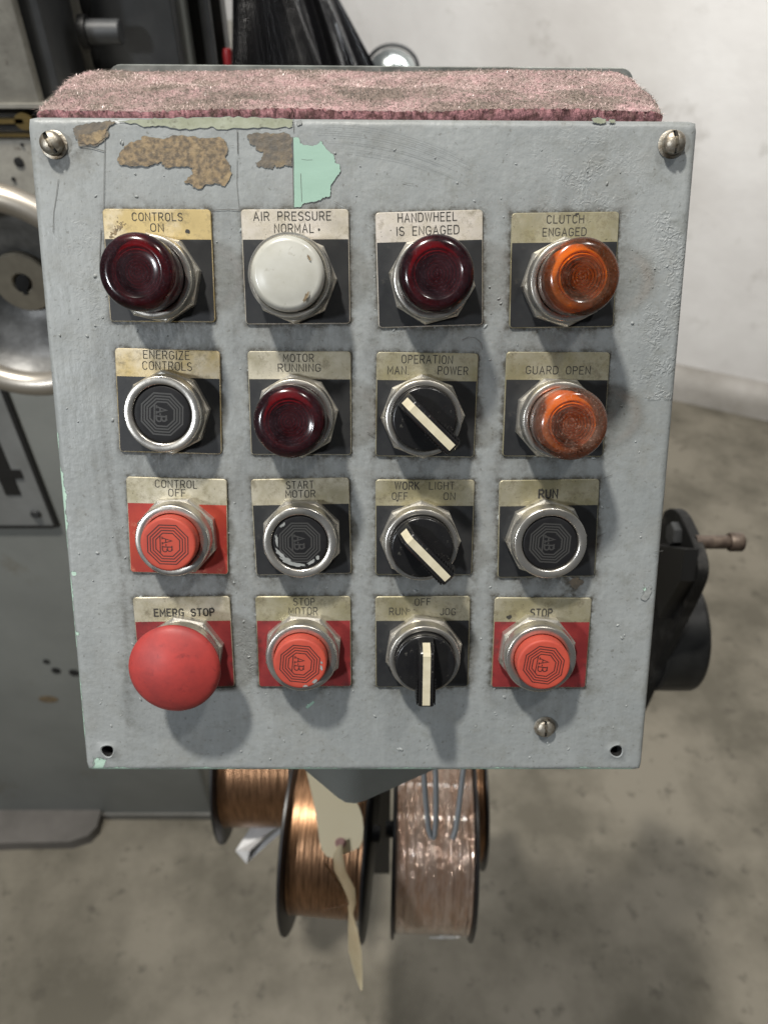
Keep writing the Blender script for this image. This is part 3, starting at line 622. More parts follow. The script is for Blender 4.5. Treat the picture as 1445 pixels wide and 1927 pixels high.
# ---- stroke font for the engraved lettering
def arc(cx_, cy_, rx, ry, a0, a1, n=8): return [(cx_+rx*math.cos(math.radians(a0+(a1-a0)*k/n)), cy_+ry*math.sin(math.radians(a0+(a1-a0)*k/n))) for k in range(n+1)]
G = {
 'A': (.62, [[(0,0),(.31,1),(.62,0)], [(.11,.33),(.51,.33)]]),
 'B': (.56, [[(0,0),(0,1),(.30,1)]+arc(.30,.76,.22,.24,90,-90)+[(.0,.52)], [(.30,.52)]+arc(.30,.26,.26,.26,90,-90)+[(0,0)]]),
 'C': (.56, [arc(.28,.70,.28,.30,25,180,8)+arc(.28,.30,.28,.30,180,335,8)]),
 'D': (.58, [[(0,0),(0,1),(.26,1)]+arc(.26,.66,.32,.34,90,0,6)+arc(.26,.34,.32,.34,0,-90,6)+[(0,0)]]),
 'E': (.50, [[(.50,1),(0,1),(0,0),(.50,0)], [(0,.52),(.42,.52)]]),
 'F': (.48, [[(.48,1),(0,1),(0,0)], [(0,.52),(.40,.52)]]),
 'G': (.58, [arc(.29,.70,.29,.30,25,180,8)+arc(.29,.30,.29,.30,180,360,8)+[(.58,.46),(.34,.46)]]),
 'H': (.56, [[(0,0),(0,1)], [(.56,0),(.56,1)], [(0,.52),(.56,.52)]]),
 'I': (.06, [[(.03,0),(.03,1)]]),
 'J': (.46, [[(.46,1),(.46,.24)]+arc(.23,.24,.23,.24,0,-180,8)]),
 'K': (.56, [[(0,0),(0,1)], [(.54,1),(0,.38)], [(.18,.56),(.56,0)]]),
 'L': (.48, [[(0,1),(0,0),(.48,0)]]),
 'M': (.64, [[(0,0),(0,1),(.32,.30),(.64,1),(.64,0)]]),
 'N': (.56, [[(0,0),(0,1),(.56,0),(.56,1)]]),
 'O': (.58, [arc(.29,.70,.29,.30,0,180,8)+arc(.29,.30,.29,.30,180,360,8)+[(.58,.70)]]),
 'P': (.54, [[(0,0),(0,1),(.30,1)]+arc(.30,.74,.24,.26,90,-90)+[(0,.48)]]),
 'R': (.56, [[(0,0),(0,1),(.30,1)]+arc(.30,.74,.25,.26,90,-90)+[(0,.48)], [(.28,.48),(.56,0)]]),
 'S': (.54, [arc(.27,.75,.26,.25,30,180,7)+arc(.27,.75,.26,.25,180,262,4)+arc(.27,.25,.27,.26,85,-30,7)+arc(.27,.25,.27,.25,-30,-155,7)]),
 'T': (.56, [[(0,1),(.56,1)], [(.28,1),(.28,0)]]),
 'U': (.56, [[(0,1),(0,.28)]+arc(.28,.28,.28,.28,180,360,10)+[(.56,1)]]),
 'W': (.82, [[(0,1),(.20,0),(.41,1.0),(.62,0),(.82,1)]]),
 'Z': (.52, [[(0,1),(.52,1),(0,0),(.52,0)]]),
 '.': (.06, [[(0,.0),(.06,.0)]]),
 ' ': (.50, []),
}
def text_strokes(mb, txt, cx_, cy_, width, height, rot, weight, h):
    gap = .30; adv = sum(G[c][0] for c in txt) + gap*(len(txt)-1); kx = width/adv; ky = height
    x = -adv/2; ca, sa = math.cos(rot), math.sin(rot); n = 0
    for c in txt:
        wg, st = G[c]
        jr = random.uniform(-.018, .018); jy = random.uniform(-.02, .02)
        for s_ in st:
            P = []
            for (u, v) in s_:
                uu = (x+u)*kx; vv = (v-.5+jy)*ky; P.append((cx_+uu*ca-vv*sa, cy_+uu*sa+vv*ca))
            mb.ribbon(P, 0.00037*weight, h+0.000012*(n % 3)); n += 1
        x += wg+gap

def rrect(w, h, r, n=6):
    P = []
    for cx_, cy_, a0 in ((w/2-r, h/2-r, 0), (-w/2+r, h/2-r, 90), (-w/2+r, -h/2+r, 180), (w/2-r, -h/2+r, 270)):
        for k in range(n+1):
            a = math.radians(a0+90*k/n); P.append((cx_+r*math.cos(a), cy_+r*math.sin(a)))
    return P
for p in plates:
    lx, ly, _ = Lc(p['x'], p['y']); ca, sa = math.cos(p['a']), math.sin(p['a'])
    w_, h_ = p['w'], p['h']
    b = MB(); prof = [(0.0, 0.0002), (0.0, PTH-0.0003), (0.0003, PTH), ]
    rings = []
    for inset, hh in prof:
        rings.append([(x, y, hh) for x, y in rrect(w_-2*inset, h_-2*inset, 0.0017-inset*0.5)])
    n = len(rings[0]); V = sum(rings, []); Fc = []
    for i in range(2):
        for k in range(n): k2 = (k+1) % n; Fc.append((i*n+k, i*n+k2, (i+1)*n+k2, (i+1)*n+k))
    Fc.append(tuple(2*n+k for k in range(n)))
    b.add(V, Fc)
    o = b.obj('legend_plate', M[p['fin']], box, 30); o.location = (lx, ly, 0.0001); o.rotation_euler = (0, 0, p['a']); o['label'] = PLABEL[p['key']]
    band = 0.0121; e = 0.00038
    y1 = h_/2-band; y0 = -h_/2+e
    fp = [(-w_/2+e, y1), (-w_/2+e, y0+.0012)] + [(-w_/2+e+.0012*(1-math.cos(q)), y0+.0012*(1-math.sin(q))) for q in np.linspace(0, PI/2, 5)[1:]] + [(w_/2-e-.0012*(1-math.sin(q)), y0+.0012*(1-math.cos(q))) for q in np.linspace(0, PI/2, 5)[:-1]] + [(w_/2-e, y0+.0012), (w_/2-e, y1)]
    b = MB(); b.add([(x, y, PTH+.00006) for x, y in fp], [tuple(range(len(fp)))])
    b.obj('enamel_field', M[{'black': 'black_enamel', 'red': 'red_enamel', 'orange': 'orange_enamel'}[p['fld']]], o)
    b = MB()
    for txt, x0, x1, ya, yb, wt in p['lines']:
        qa = mm(x0, (ya+yb)/2); qb = mm(x1, (ya+yb)/2); qc = mm((x0+x1)/2, ya); qd = mm((x0+x1)/2, yb)
        gx = (qa[0]+qb[0])/2; gy = (qc[1]+qd[1])/2
        dx, dy = gx-p['x'], -(gy-p['y']); u, v = dx*ca+dy*sa, -dx*sa+dy*ca
        text_strokes(b, txt, u, v, (qb[0]-qa[0])*0.985, (qd[1]-qc[1])*.93, 0.0, wt, PTH+.00009)
    if p['key'] == 'run_jog':
        gx, gy = mm(767.5, 1147); dx, dy = gx-p['x'], -(gy-p['y']); b.ribbon([(dx+.0006*math.cos(a), dy+.0006*math.sin(a)) for a in np.linspace(0, 2*PI, 11)[:-1]], .00018, PTH+.00009, closed=True)
    b.obj('lettering', M['ink'], o)
    # scuffs and specks on particular plates
    sp_ = {'controls_on': [(354.5,436,5,4)], 'stop': [(955,1160,5.5,5)], 'work_light': [(746,941,2,2)], 'air': [(601,433.5,2.2,2.2)], 'clutch': [(1085,404,4,2)], 'run_jog': []}.get(p['key'])
    if sp_:
        b = MB()
        for sx, sy, rw, rh in sp_:
            gx, gy = mm(sx, sy); dx, dy = gx-p['x'], -(gy-p['y']); r1 = random.Random(int(sx))
            pts = [(dx+.000225*rw*(1+r1.uniform(-.3, .3))*math.cos(a), dy+.000225*rh*(1+r1.uniform(-.3, .3))*math.sin(a), PTH+.00012) for a in np.linspace(0, 2*PI, 15)[:-1]]
            b.add(pts, [tuple(range(14))])
        b.obj('speck', M['ink'], o)
    if p['key'] == 'controls_on':
        b = MB(); r1 = random.Random(5)
        for k in range(90):
            f = r1.random(); gx, gy = mm(232-22*f+r1.gauss(0, 4-2*f), 420+28*f+r1.gauss(0, 3)); dx, dy = gx-p['x'], -(gy-p['y'])
            if dy < h_/2-band+.0006: continue
            s_ = r1.uniform(.00012, .00045); a0 = r1.uniform(0, 6); b.add([(dx+s_*math.cos(a0+a)*r1.uniform(.5, 1.3), dy+s_*math.sin(a0+a)*r1.uniform(.5, 1.3), PTH+.00012+k*1e-6) for a in (0, 1.3, 2.6, 3.9, 5.1)], [(0, 1, 2, 3, 4)])
        tag(b.obj('scuff_mark', M['rust_brown'], o), kind='stuff')

# ---- fittings
NUT_H = 0.0062
def nut_mesh(mb, r=0.0186, sides=8):
    q = 1/math.cos(PI/sides); z0 = 0.0010
    prof = [(r, z0), (r, NUT_H-0.0011), (r-0.0009, NUT_H)]
    mb.lathe(prof, sides, ang0=0, cap0=True, cap1=True)
def bezel_prof(ro=0.0170, ri=0.0126, top=0.0132, rt=0.0158):
    p = [(ro-.0006, NUT_H-.0004), (ro, NUT_H+.0006), (ro, NUT_H+.0022), (ro-.0002, NUT_H+.0034)]
    for k in range(7):
        a = k/6*PI/2; p.append((rt+(ro-.0002-rt)*math.cos(a), NUT_H+.0034+(top-NUT_H-.0034)*math.sin(a)))
    p += [(ri+.0006, top), (ri+.0001, top-.0004), (ri, top-.001), (ri, NUT_H+.001)]
    return p
bz = {}
def proto(name, mb, m, smooth=35, mats=None):
    o = mb.obj(name, m, None, smooth, mats); return o
b = MB(); nut_mesh(b); P_nut = proto('nut', b, M['nut_metal'], 25)
b = MB(); b.lathe(bezel_prof(), 96, cap0=False, cap1=False); P_bez = proto('bezel', b, M['chrome'], 50)
b = MB(); b.lathe(bezel_prof(0.0172, 0.0148, 0.0200, 0.0164), 96, cap0=False, cap1=False); P_bezw = proto('bezel', b, M['chrome'], 50)
b = MB(); b.lathe(bezel_prof(0.0170, 0.0138, 0.0128, 0.0162), 96, cap0=False, cap1=False); P_bezl = proto('bezel', b, M['chrome'], 50)
# caps
def cap_prof(r, h0, h1, f=0.0009, dish=0.0):
    p = [(r, h0), (r, h1-f)]
    for k in range(1, 6):
        a = k/5*PI/2; p.append((r-f+f*math.cos(a), h1-f+f*math.sin(a)))
    for s_ in (.85, .6, .3, .05): p.append(((r-f)*s_, h1-dish*(1-s_*s_)))
    return p
b = MB(); b.lathe(cap_prof(0.01235, 0.004, 0.0124), 96, cap0=False); P_capb = proto('button_cap', b, M['black_rubber'])
b = MB(); b.lathe(cap_prof(0.01225, 0.004, 0.0192, .0012), 96, cap0=False); P_capr = proto('button_cap', b, M['red_cap'])
# emblem
def emblem(h, w, raised, m):
    b = MB()
    def oct_(r): return [(r/math.cos(PI/8)*math.cos(PI/8+k*PI/4), r/math.cos(PI/8)*math.sin(PI/8+k*PI/4)) for k in range(8)]
    def line(P, closed, n):
        if raised: 
            b.ribbon(P, w*1.0, h+.00010+n*8e-6, closed=closed)
            # flanks so that the ridge has depth
            b.ribbon(P, w*1.9, h+.00004+n*4e-6, closed=closed)
        else: b.ribbon(P, w, h+.00004+n*8e-6, closed=closed)
    for i, r in enumerate((.0088, .0076, .0064, .0052)):
        line(oct_(r), True, 0)
    line([(-.0033, -.0039), (-.0033, .0039)], False, 1)
    # letters: tops towards +x, reading downwards
    def put(ch, yc, s_):
        for k, st in enumerate(ch):
            line([(-.0024+v*s_, yc-(u-.31)*s_) for u, v in st], False, k)
    Aser = [[(0.02,0),(.31,1),(.60,0)], [(.13,.36),(.49,.36)], [(-.08,0),(.12,0)], [(.50,0),(.70,0)]]
    Bser = [[(0.05,0),(.05,1)], [(-.05,1),(.30,1)]+arc(.30,.76,.22,.24,90,-90,6)+[(.05,.52)], [(.30,.52)]+arc(.30,.26,.28,.26,90,-90,6)+[(-.05,0)]]
    put(Aser, .0018, .0042); put(Bser, -.0021, .0042)
    line([(-.0008, -.0003), (-.0008, .0001)], False, 5)
    return proto('emblem', b, m, None)
M['emb_dark'] = mat('dirt_filled_emblem', (0.050, 0.012, 0.010), 0.6)
M['emb_black'] = mat('raised_black_emblem', (0.040, 0.040, 0.039), 0.4)
P_embr = emblem(0.0192, .00048, False, M['emb_dark'])
P_embb = emblem(0.0124, .00036, True, M['emb_black'])
def lens_prof():
    LZ = .0062
    p = [(0.0134, .006), (0.0136, .0125), (0.0144, .0175), (0.0149, .0232+LZ)]
    for k in range(1, 9):
        a = k/8*PI/2; p.append((.0149-.0044+.0044*math.cos(a), .0232+LZ+.0042*math.sin(a)))
    p += [(.0098, .0273+LZ), (.0094, .0270+LZ), (.006, .0270+LZ), (.0005, .0270+LZ)]
    return p
def core(m_):
    b = MB(); p = []
    N_ = 130
    for k in range(N_, 0, -1):
        r = .0098*k/N_; p.append((r, .0232+.00125*abs(math.sin(r/.0098*PI*7.5))**0.9))
    p = [(r_, z_+.0062) for r_, z_ in p]
    b.lathe([(.0131, .0075), (.0131, .0235), (.0112, .0265), (.0104, .0288), (.0099, .0298)] + p, 72, cap0=False, mi=0)
    return b
b = MB(); b.lathe(lens_prof(), 96, cap0=False)
P_lr = proto('lens', b, M['red_lens'], 60)
P_la = P_lr.copy(); P_la.data = P_lr.data.copy(); P_la.data.materials[0] = M['amber_lens']; COL.objects.link(P_la)
P_la2 = P_lr.copy(); P_la2.data = P_lr.data.copy(); P_la2.data.materials[0] = M['amber_lens2']; COL.objects.link(P_la2)
P_cr = proto('lamp_core', core(None), M['red_core'], 60)
P_ca = P_cr.copy(); P_ca.data = P_cr.data.copy(); P_ca.data.materials[0] = M['amber_core']; COL.objects.link(P_ca)
# white lens: broad shallow dome
b = MB(); wp = [(.0144, .006), (.0146, .0125), (.0146, .0235)]
for k in range(1, 9):
    a = k/8*PI/2; wp.append((.0146-.0030+.0030*math.cos(a), .0235+.0026*math.sin(a)))
wp += [(.0100, .0266), (.006, .0270), (.0005, .0272)]
b.lathe(wp, 96, cap0=False); P_lw = proto('lens', b, M['white_cap'], 60)
# mushroom head
b = MB(); mp_ = [(.0085, .007), (.0085, .0130), (.0150, .0150), (.0194, .0160), (.0204, .0170), (.0207, .0181), (.0205, .0192)]
for k in range(1, 15):
    r = .0203*(1-k/14); mp_.append((max(r, .0004), .0198+.0060*(1-(r/.0203)**2)))
mp_ = mp_[:1]+[(r_, z_+.003) for r_, z_ in mp_[1:]]
b.lathe(mp_, 128, cap0=False); P_mush = proto('mushroom_head', b, M['red_mushroom'], 50)
# selector knob: disc with a raised bar, pointer end overhangs the disc (+x)
def knob():
    b = MB(); top = .0178
    p = [(.0133, .010), (.0138, .0132), (.0139, top-.0012)]
    for k in range(1, 6):
        a = k/5*PI/2; p.append((.0139-.0012+.0012*math.cos(a), top-.0012+.0012*math.sin(a)))
    p += [(.008, top+.0001), (.0005, top+.0001)]
    b.lathe(p, 96, cap0=False)
    # bar with sloping rear: cross sections along x
    S = [(-.0133, .0165, .0032), (-.0128, .0200, .0033), (-.0095, .0262, .0034), (-.0080, .0272, .0034), (.0140, .0272, .0034), (.0162, .0268, .0034), (.0170, .0258, .0032)]
    V = []; Fc = []
    for x, zt, hw in S:
        zb = .0150 if x < .0135 else .0168
        f = .0006
        V += [(x, -hw-.0012, zb), (x, -hw, zt-f), (x, -hw+f, zt), (x, hw-f, zt), (x, hw, zt-f), (x, hw+.0012, zb)]
    n = 6
    for i in range(len(S)-1):
        for k in range(n): k2 = (k+1) % n; Fc.append((i*n+k, i*n+k2, (i+1)*n+k2, (i+1)*n+k))
    Fc.append(tuple(range(n-1, -1, -1))); Fc.append(tuple((len(S)-1)*n+k for k in range(n)))
    Fc = [tuple(reversed(f)) for f in Fc]
    b.add(V, Fc)
    # knurled grip ribs at the pointer end
    for k in range(9):
        x = .0035+k*.00145
        for s_ in (-1, 1):
            y = s_*.0037
            b.box((x, min(y, y+s_*.0006), .0185), (x+.0007, max(y, y+s_*.0006), .0262))
    return proto('knob', b, M['black_gloss'], 35)
P_knob = knob()
def insert():
    b = MB(); hw = .0017
    S = [(-.0121, .0213), (-.0095, .02635), (-.0080, .02735), (.0155, .02735)]
    V = [(x, s_*hw, z+.0001) for x, z in S for s_ in (-1, 1)]
    b.add(V, [(2*i, 2*i+2, 2*i+3, 2*i+1) for i in range(3)])
    V = [(x, s_*hw, z-.0006) for x, z in S for s_ in (-1, 1)]
    b.add([(.0155, -hw, .02745), (.0155, hw, .02745), (.0155, hw, .0268), (.0155, -hw, .0268)], [(0, 3, 2, 1)])
    return proto('pointer_insert', b, M['insert'], None)
P_ins = insert()
protos = [P_nut, P_bez, P_bezw, P_bezl, P_capb, P_capr, P_embr, P_embb, P_lr, P_la, P_la2, P_cr, P_ca, P_lw, P_mush, P_knob, P_ins]

def chips_on(parent, h, pts, m, seed):
    b = MB(); r1 = random.Random(seed)
    for i, (x, y, rw, rh, a) in enumerate(pts):
        n = 16; P = []
        for k in range(n):
            q = 2*PI*k/n; kx = 1+r1.uniform(-.35, .35); u, v = rw*kx*math.cos(q), rh*kx*math.sin(q)
            P.append((x+u*math.cos(a)-v*math.sin(a), y+u*math.sin(a)+v*math.cos(a), h+.00016+i*8e-6))
        b.add(P, [tuple(range(n))])
    b.obj('paint_chip', m, parent)
RY = [0.2145, 0.4253, 0.6312, 0.8378]; 
D = math.radians
FIT = {
 'controls_on': ('pilot_light', 'dark red pilot lamp', D(10)), 'air': ('pilot_light', 'white pilot lamp', D(0)), 'handwheel': ('pilot_light', 'dark red pilot lamp, leaning shade', D(-8)), 'clutch': ('pilot_light', 'orange pilot lamp', D(5)),
 'energize': ('push_button', 'flush black button', D(4)), 'motor_running': ('pilot_light', 'dusty dark red pilot lamp', D(8)), 'operation': ('selector_switch', 'selector turned down to the right', D(2)), 'guard': ('pilot_light', 'very dusty orange pilot lamp', D(20)),
 'control_off': ('push_button', 'proud red button', D(-20)), 'start_motor': ('push_button', 'flush black button with scraped lower edge', D(23)), 'work_light': ('selector_switch', 'selector turned down to the right', D(0)), 'run': ('push_button', 'flush black button', D(5)),
 'emerg': ('emergency_stop_button', 'large red mushroom button', D(12)), 'stop_motor': ('push_button', 'proud red button with chipped rim', D(18)), 'run_jog': ('selector_switch', 'selector pointing straight down', D(14)), 'stop': ('push_button', 'proud red button', D(16)),
}
OFF = {'controls_on': (-.7,1.1), 'air': (-1.1,1.3), 'handwheel': (.9,1.4), 'clutch': (.4,.7), 'energize': (0,2.1), 'motor_running': (-1.3,1.0), 'operation': (-1.7,1.2), 'guard': (0,.5),
 'control_off': (.5,2.5), 'start_motor': (.2,2), 'work_light': (-2,1), 'run': (-1.5,2.2), 'emerg': (.9,2.2), 'stop_motor': (-.2,3.3), 'run_jog': (.4,2.5), 'stop': (-2.7,3)}
for p in plates:
    nm, lab, rot = FIT[p['key']]
    # the fitting sits in the middle of the coloured field
    u, v = 0.0, -0.0062; ca, sa = math.cos(p['a']), math.sin(p['a'])
    col_ = min(range(4), key=lambda k: abs(GX[k]-p['x'])); row_ = min(range(4), key=lambda k: abs(RY[k]*W-p['y']))
    lx, ly, _ = Lc(0.35*GX[col_]+0.65*(p['x']), 0.5*(RY[row_]*W)+0.5*p['y'])
    ly += v
    ox_, oy_ = OFF.get(p['key'], (0, 0)); lx += ox_*.001; ly += oy_*.001
    fo = inst(nm, P_nut, box, (lx, ly, 0.0001), rot); fo['label'] = lab
    if p['key'] == 'air':
        inst('bezel', P_bezw, fo); inst('lens', P_lw, fo)
        chips_on(fo, .0268, [(.0075, -.0088, .0007, .0022, D(-25)), (.0088, .006, .0004, .0012, .5)], M['rust_brown'], 3)
    elif nm == 'pilot_light':
        inst('bezel', P_bezl, fo)
        if p['key'] in ('clutch', 'guard'):
            inst('lens', P_la2 if p['key'] == 'guard' else P_la, fo); inst('lamp_core', P_ca, fo)
        else:
            inst('lens', P_lr, fo); inst('lamp_core', P_cr, fo)
    elif nm == 'push_button':
        inst('bezel', P_bez, fo)
        er = {'energize': D(-4), 'control_off': D(-2), 'start_motor': D(0), 'run': D(-3), 'stop_motor': D(-6), 'stop': D(-8)}[p['key']]-rot
        if lab.startswith('flush'):
            inst('button_cap', P_capb, fo); inst('emblem', P_embb, fo, (0, 0, 0), er)
        else:
            inst('button_cap', P_capr, fo); inst('emblem', P_embr, fo, (0, 0, 0), er)
        if p['key'] == 'start_motor':
            k_ = [( -.0103, .0008, .0006, .0030, .1), (-.0090, -.0052, .0009, .0030, .75), (-.0060, -.0085, .0011, .0030, 1.1), (-.0015, -.0103, .0010, .0034, 1.5), (.0050, -.0092, .0009, .0018, -1.0), (.0078, -.0070, .0008, .0012, -.6), (-.0075, .0080, .0014, .0007, .6)]
            ca2, sa2 = math.cos(-rot), math.sin(-rot)
            chips_on(fo, .0124, [(x*ca2-y*sa2, x*sa2+y*ca2, a, c, d-rot) for x, y, a, c, d in k_], M['chip_grey'], 8)
        if p['key'] == 'stop_motor':
            k_ = [(.0098, -.0018, .0006, .0013, .1), (.0068, -.0084, .0016, .0007, .6), (.0022, -.0108, .0012, .0005, .1), (.0099, .0008, .0005, .0007, 0)]
            ca2, sa2 = math.cos(-rot), math.sin(-rot)
            chips_on(fo, .0192, [(x*ca2-y*sa2, x*sa2+y*ca2, a, c, d-rot) for x, y, a, c, d in k_], M['chip_grey'], 9)
    elif nm == 'emergency_stop_button':
        inst('bezel', P_bez, fo); inst('mushroom_head', P_mush, fo)
    else:
        inst('bezel', P_bezl, fo)
        kr = {'operation': D(-44), 'work_light': D(-46), 'run_jog': D(-90)}[p['key']]-rot
        inst('knob', P_knob, fo, (0, 0, 0), kr); inst('pointer_insert', P_ins, fo, (0, 0, 0), kr)
for o in protos: bpy.data.objects.remove(o)

# ---- slotted screws
def screw(px, py, r, h, slot, rot, label):
    b = MB(); n = 46; V = []; Fc = []
    for i in range(n+1):
        for j in range(n+1):
            u, v = 2*i/n-1, 2*j/n-1
            x = u*math.sqrt(1-v*v/2); y = v*math.sqrt(1-u*u/2); rr = min(1.0, math.hypot(x, y))
            z = h*(0.55+0.45*math.sqrt(max(0, 1-rr*rr*.96)))
            if abs(y) < slot: z -= h*0.42
            V.append((x*r, y*r, z))
    for i in range(n):
        for j in range(n): a = i*(n+1)+j; Fc.append((a, a+n+1, a+n+2, a+1))
    b.add(V, Fc)
    b.lathe([(r*.96, 0.0), (r*1.0, h*.2), (r, h*.62)], 48, cap0=False, cap1=False)
    b.lathe([(r*1.25, 0.00045), (r*1.1, .0007), (r*.9, .0007)], 40, cap0=False, cap1=False)
    o = b.obj('screw', M['screw'], box, 45)
    b = MB(); zt = h*.52; b.box((-r*.99, -slot*r*.98, h*.1), (r*.99, slot*r*.98, zt)); sd_ = b.obj('slot_fill', M['hole'], o)  # near-black block filling the lower part of the screw slot
    x, y, _ = Lc(*mm(px, py)); o.location = (x, y, 0.0001); o.rotation_euler = (0, 0, rot); o['label'] = label
screw(103, 273, .0045, .0062, .17, D(-62), 'slotted screw with rusty slot, backed out')
screw(1262, 272, .0045, .0064, .17, D(-80), 'slotted screw with worn head')
screw(1022, 1367, .0043, .0042, .13, D(-86), 'slotted screw, wide head')

# ---- bracket below the box: square arm seen corner-on
def below():
    c = at_d(657, 1521, 0.435); z0 = c.z
    l = at_z(566, 1444, z0); r_ = at_z(828, 1444, z0)
    far = l+(r_-c)
    pl = [c, r_, far, l]; ru = 0.010
    # rounded front corner
    a1 = (l-c).normalized(); a2 = (r_-c).normalized()
    front = [c+a1*ru, c+a1*ru*.45+a2*ru*.10, c+a1*ru*.10+a2*ru*.45, c+a2*ru]
    P = [l]+front+[r_, far]; n = len(P); V = []; Fc = []
    ce = sum(P, Vector())/n
    for dz, s_ in ((0, .975), (0.003, 1.0), (0.062, 1.0)): V += [Vector((ce.x+(p.x-ce.x)*s_, ce.y+(p.y-ce.y)*s_, z0+dz)) for p in P]
    for i in range(2):
        for k in range(n): k2 = (k+1) % n; Fc.append((i*n+k, i*n+k2, (i+1)*n+k2, (i+1)*n+k))
    Fc.append(tuple(range(n-1, -1, -1))); Fc.append(tuple(2*n+k for k in range(n)))
    inv = PM.inverted()
    b = MB(); b.add([inv @ v for v in V], Fc); o = b.obj('support_arm', M['box_paint'], box, 40)
below()

# ================================================================== PINK FOAM PAD on the box
foam = empty('foam_pad', (0, 0, 0), 'matted dirty pink foam strip lying along the top of the grey control box', 'foam pad')
fz = (PM @ Vector((0, H-.0055, -.0107))).z      # level of the box top
foam.location = (PM @ Vector((0, H-.0055, -.0107)))
def build_foam():
    zt = fz+FT
    left = [at_z(*p, zt) for p in [(66, 203), (84, 186), (108, 160), (132, 143), (160, 134), (204, 131)]]
    right = [at_z(*p, zt) for p in [(1250, 203), (1238, 186), (1218, 170), (1200, 152), (1192, 141), (1178, 134)]]
    yf = (PM @ Vector((0, H-.004, -.0107))).y+.0005; yb = (PM @ (Vector((0, H-.0055, -.0107))+bd*DEP)).y-.0008
    nx, ny = 300, 90; V = []; Fc = []
    ly = [p.y for p in left]; lx = [p.x for p in left]; rx = [p.x for p in right]; ry = [p.y for p in right]
    org = foam.location
    ph = rng.uniform(0, 6, 12)
    for j in range(ny+1):
        f = j/ny; y = yf+(yb-yf)*f
        x0 = float(np.interp(y, ly, lx)); x1 = float(np.interp(y, ry, rx))
        for i in range(nx+1):
            u = i/nx; x = x0+(x1-x0)*u
            e = min(1, min(u, 1-u)*60, ) ; ef = min(1, f*14, (1-f)*20)
            z = FT*(0.80+0.20*math.sqrt(max(0, min(e, 1))))*(0.93+0.07*math.sqrt(max(ef, 0)))
            z += .0006*math.sin(x*55+ph[0])*math.sin(y*90+ph[1])+.0004*math.sin(x*160+ph[2])*math.sin(y*210+ph[3])
            # torn hollows
            for hx, hy, hr, hd in ((-.085, .62, .010, .0020), (-.055, .58, .013, .0026), (-.030, .63, .012, .0020), (.002, .55, .016, .0024), (.028, .66, .010, .002)):
                yy = yf+(yb-yf)*hy; z -= hd*math.exp(-((x-hx)/hr)**2-((y-yy)/.004)**2)
            z += rng.normal(0, .00022)
            V.append((x-org.x+rng.normal(0, .00012), y-org.y+rng.normal(0, .00012), z))
    for j in range(ny):
        for i in range(nx): a = j*(nx+1)+i; Fc.append((a, a+1, a+nx+2, a+nx+1))
    fm = [0]*len(Fc)
    # sides down to the box top
    loop = [i for i in range(nx+1)] + [j*(nx+1)+nx for j in range(1, ny+1)] + [ny*(nx+1)+i for i in range(nx-1, -1, -1)] + [j*(nx+1) for j in range(ny-1, 0, -1)]
    prev = loop
    for s_ in (.66, .33, 0.02):
        cur = []
        for k in loop:
            x, y, z = V[k]; cur.append(len(V)); V.append((x+rng.normal(0, .0003), y+rng.normal(0, .0003), max(.0004, z*s_)))
        n = len(loop)
        for k in range(n): k2 = (k+1) % n; Fc.append((prev[k2], prev[k], cur[k], cur[k2])); fm.append(1)
        prev = cur
    o = link('foam_slab', V, Fc, None, foam, 180, [M['foam'], M['foam_side']], fm)
    # loose fibres standing off the surface
    T = V[:(nx+1)*(ny+1)]; fb = MB(); fd = MB()
    def fibre(mb, p, s, up):
        a = rng.uniform(0, 2*PI); d = Vector((math.cos(a), math.sin(a), 0)); w_ = rng.uniform(.00005, .00010)
        sd = Vector((-d.y, d.x, 0))*w_; P = Vector(p); m1 = P+d*s*.45+Vector((0, 0, up)); e_ = P+d*s+Vector((0, 0, up*rng.uniform(.2, 1.2)))+sd*rng.uniform(-9, 9)
        mb.add([P-sd, P+sd, m1+sd, m1-sd, e_], [(0, 1, 2, 3), (3, 2, 4)])
    for k in range(26000):
        i = int(rng.integers(0, nx+1)); j = int(rng.integers(0, ny+1)); p = T[j*(nx+1)+i]; f = j/ny
        nn = math.sin(p[0]*70+2)*math.sin(p[0]*23)*.5+math.sin(p[0]*210+f*9)*.3
        dark = (abs(f-.24)+nn*.10 < .17 and rng.random() < .85) or (f > .90 and rng.random() < .8) or rng.random() < .26 + .40*(nn > .15)
        fibre(fd if dark else fb, (p[0], p[1], p[2]), rng.uniform(.0010, .0036), rng.uniform(.0001, .0009))
    for k in range(900):
        side = rng.random()
        if side < .6: j = int(rng.integers(0, 5)); i = int(rng.integers(0, nx+1))
        elif side < .8: i = int(rng.integers(0, 4)); j = int(rng.integers(0, ny+1))
        else: i = nx-int(rng.integers(0, 4)); j = int(rng.integers(0, ny+1))
        p = T[j*(nx+1)+i]; fibre(fd if rng.random() < .6 else fb, (p[0], p[1], p[2]-rng.uniform(0, .002)), rng.uniform(.0015, .0035), rng.uniform(.0002, .0011))
    tag(fb.obj('loose_fibres', M['fibre'], foam), kind='stuff'); tag(fd.obj('soiled_fibres', M['fibre_dark'], foam), kind='stuff')
build_foam()

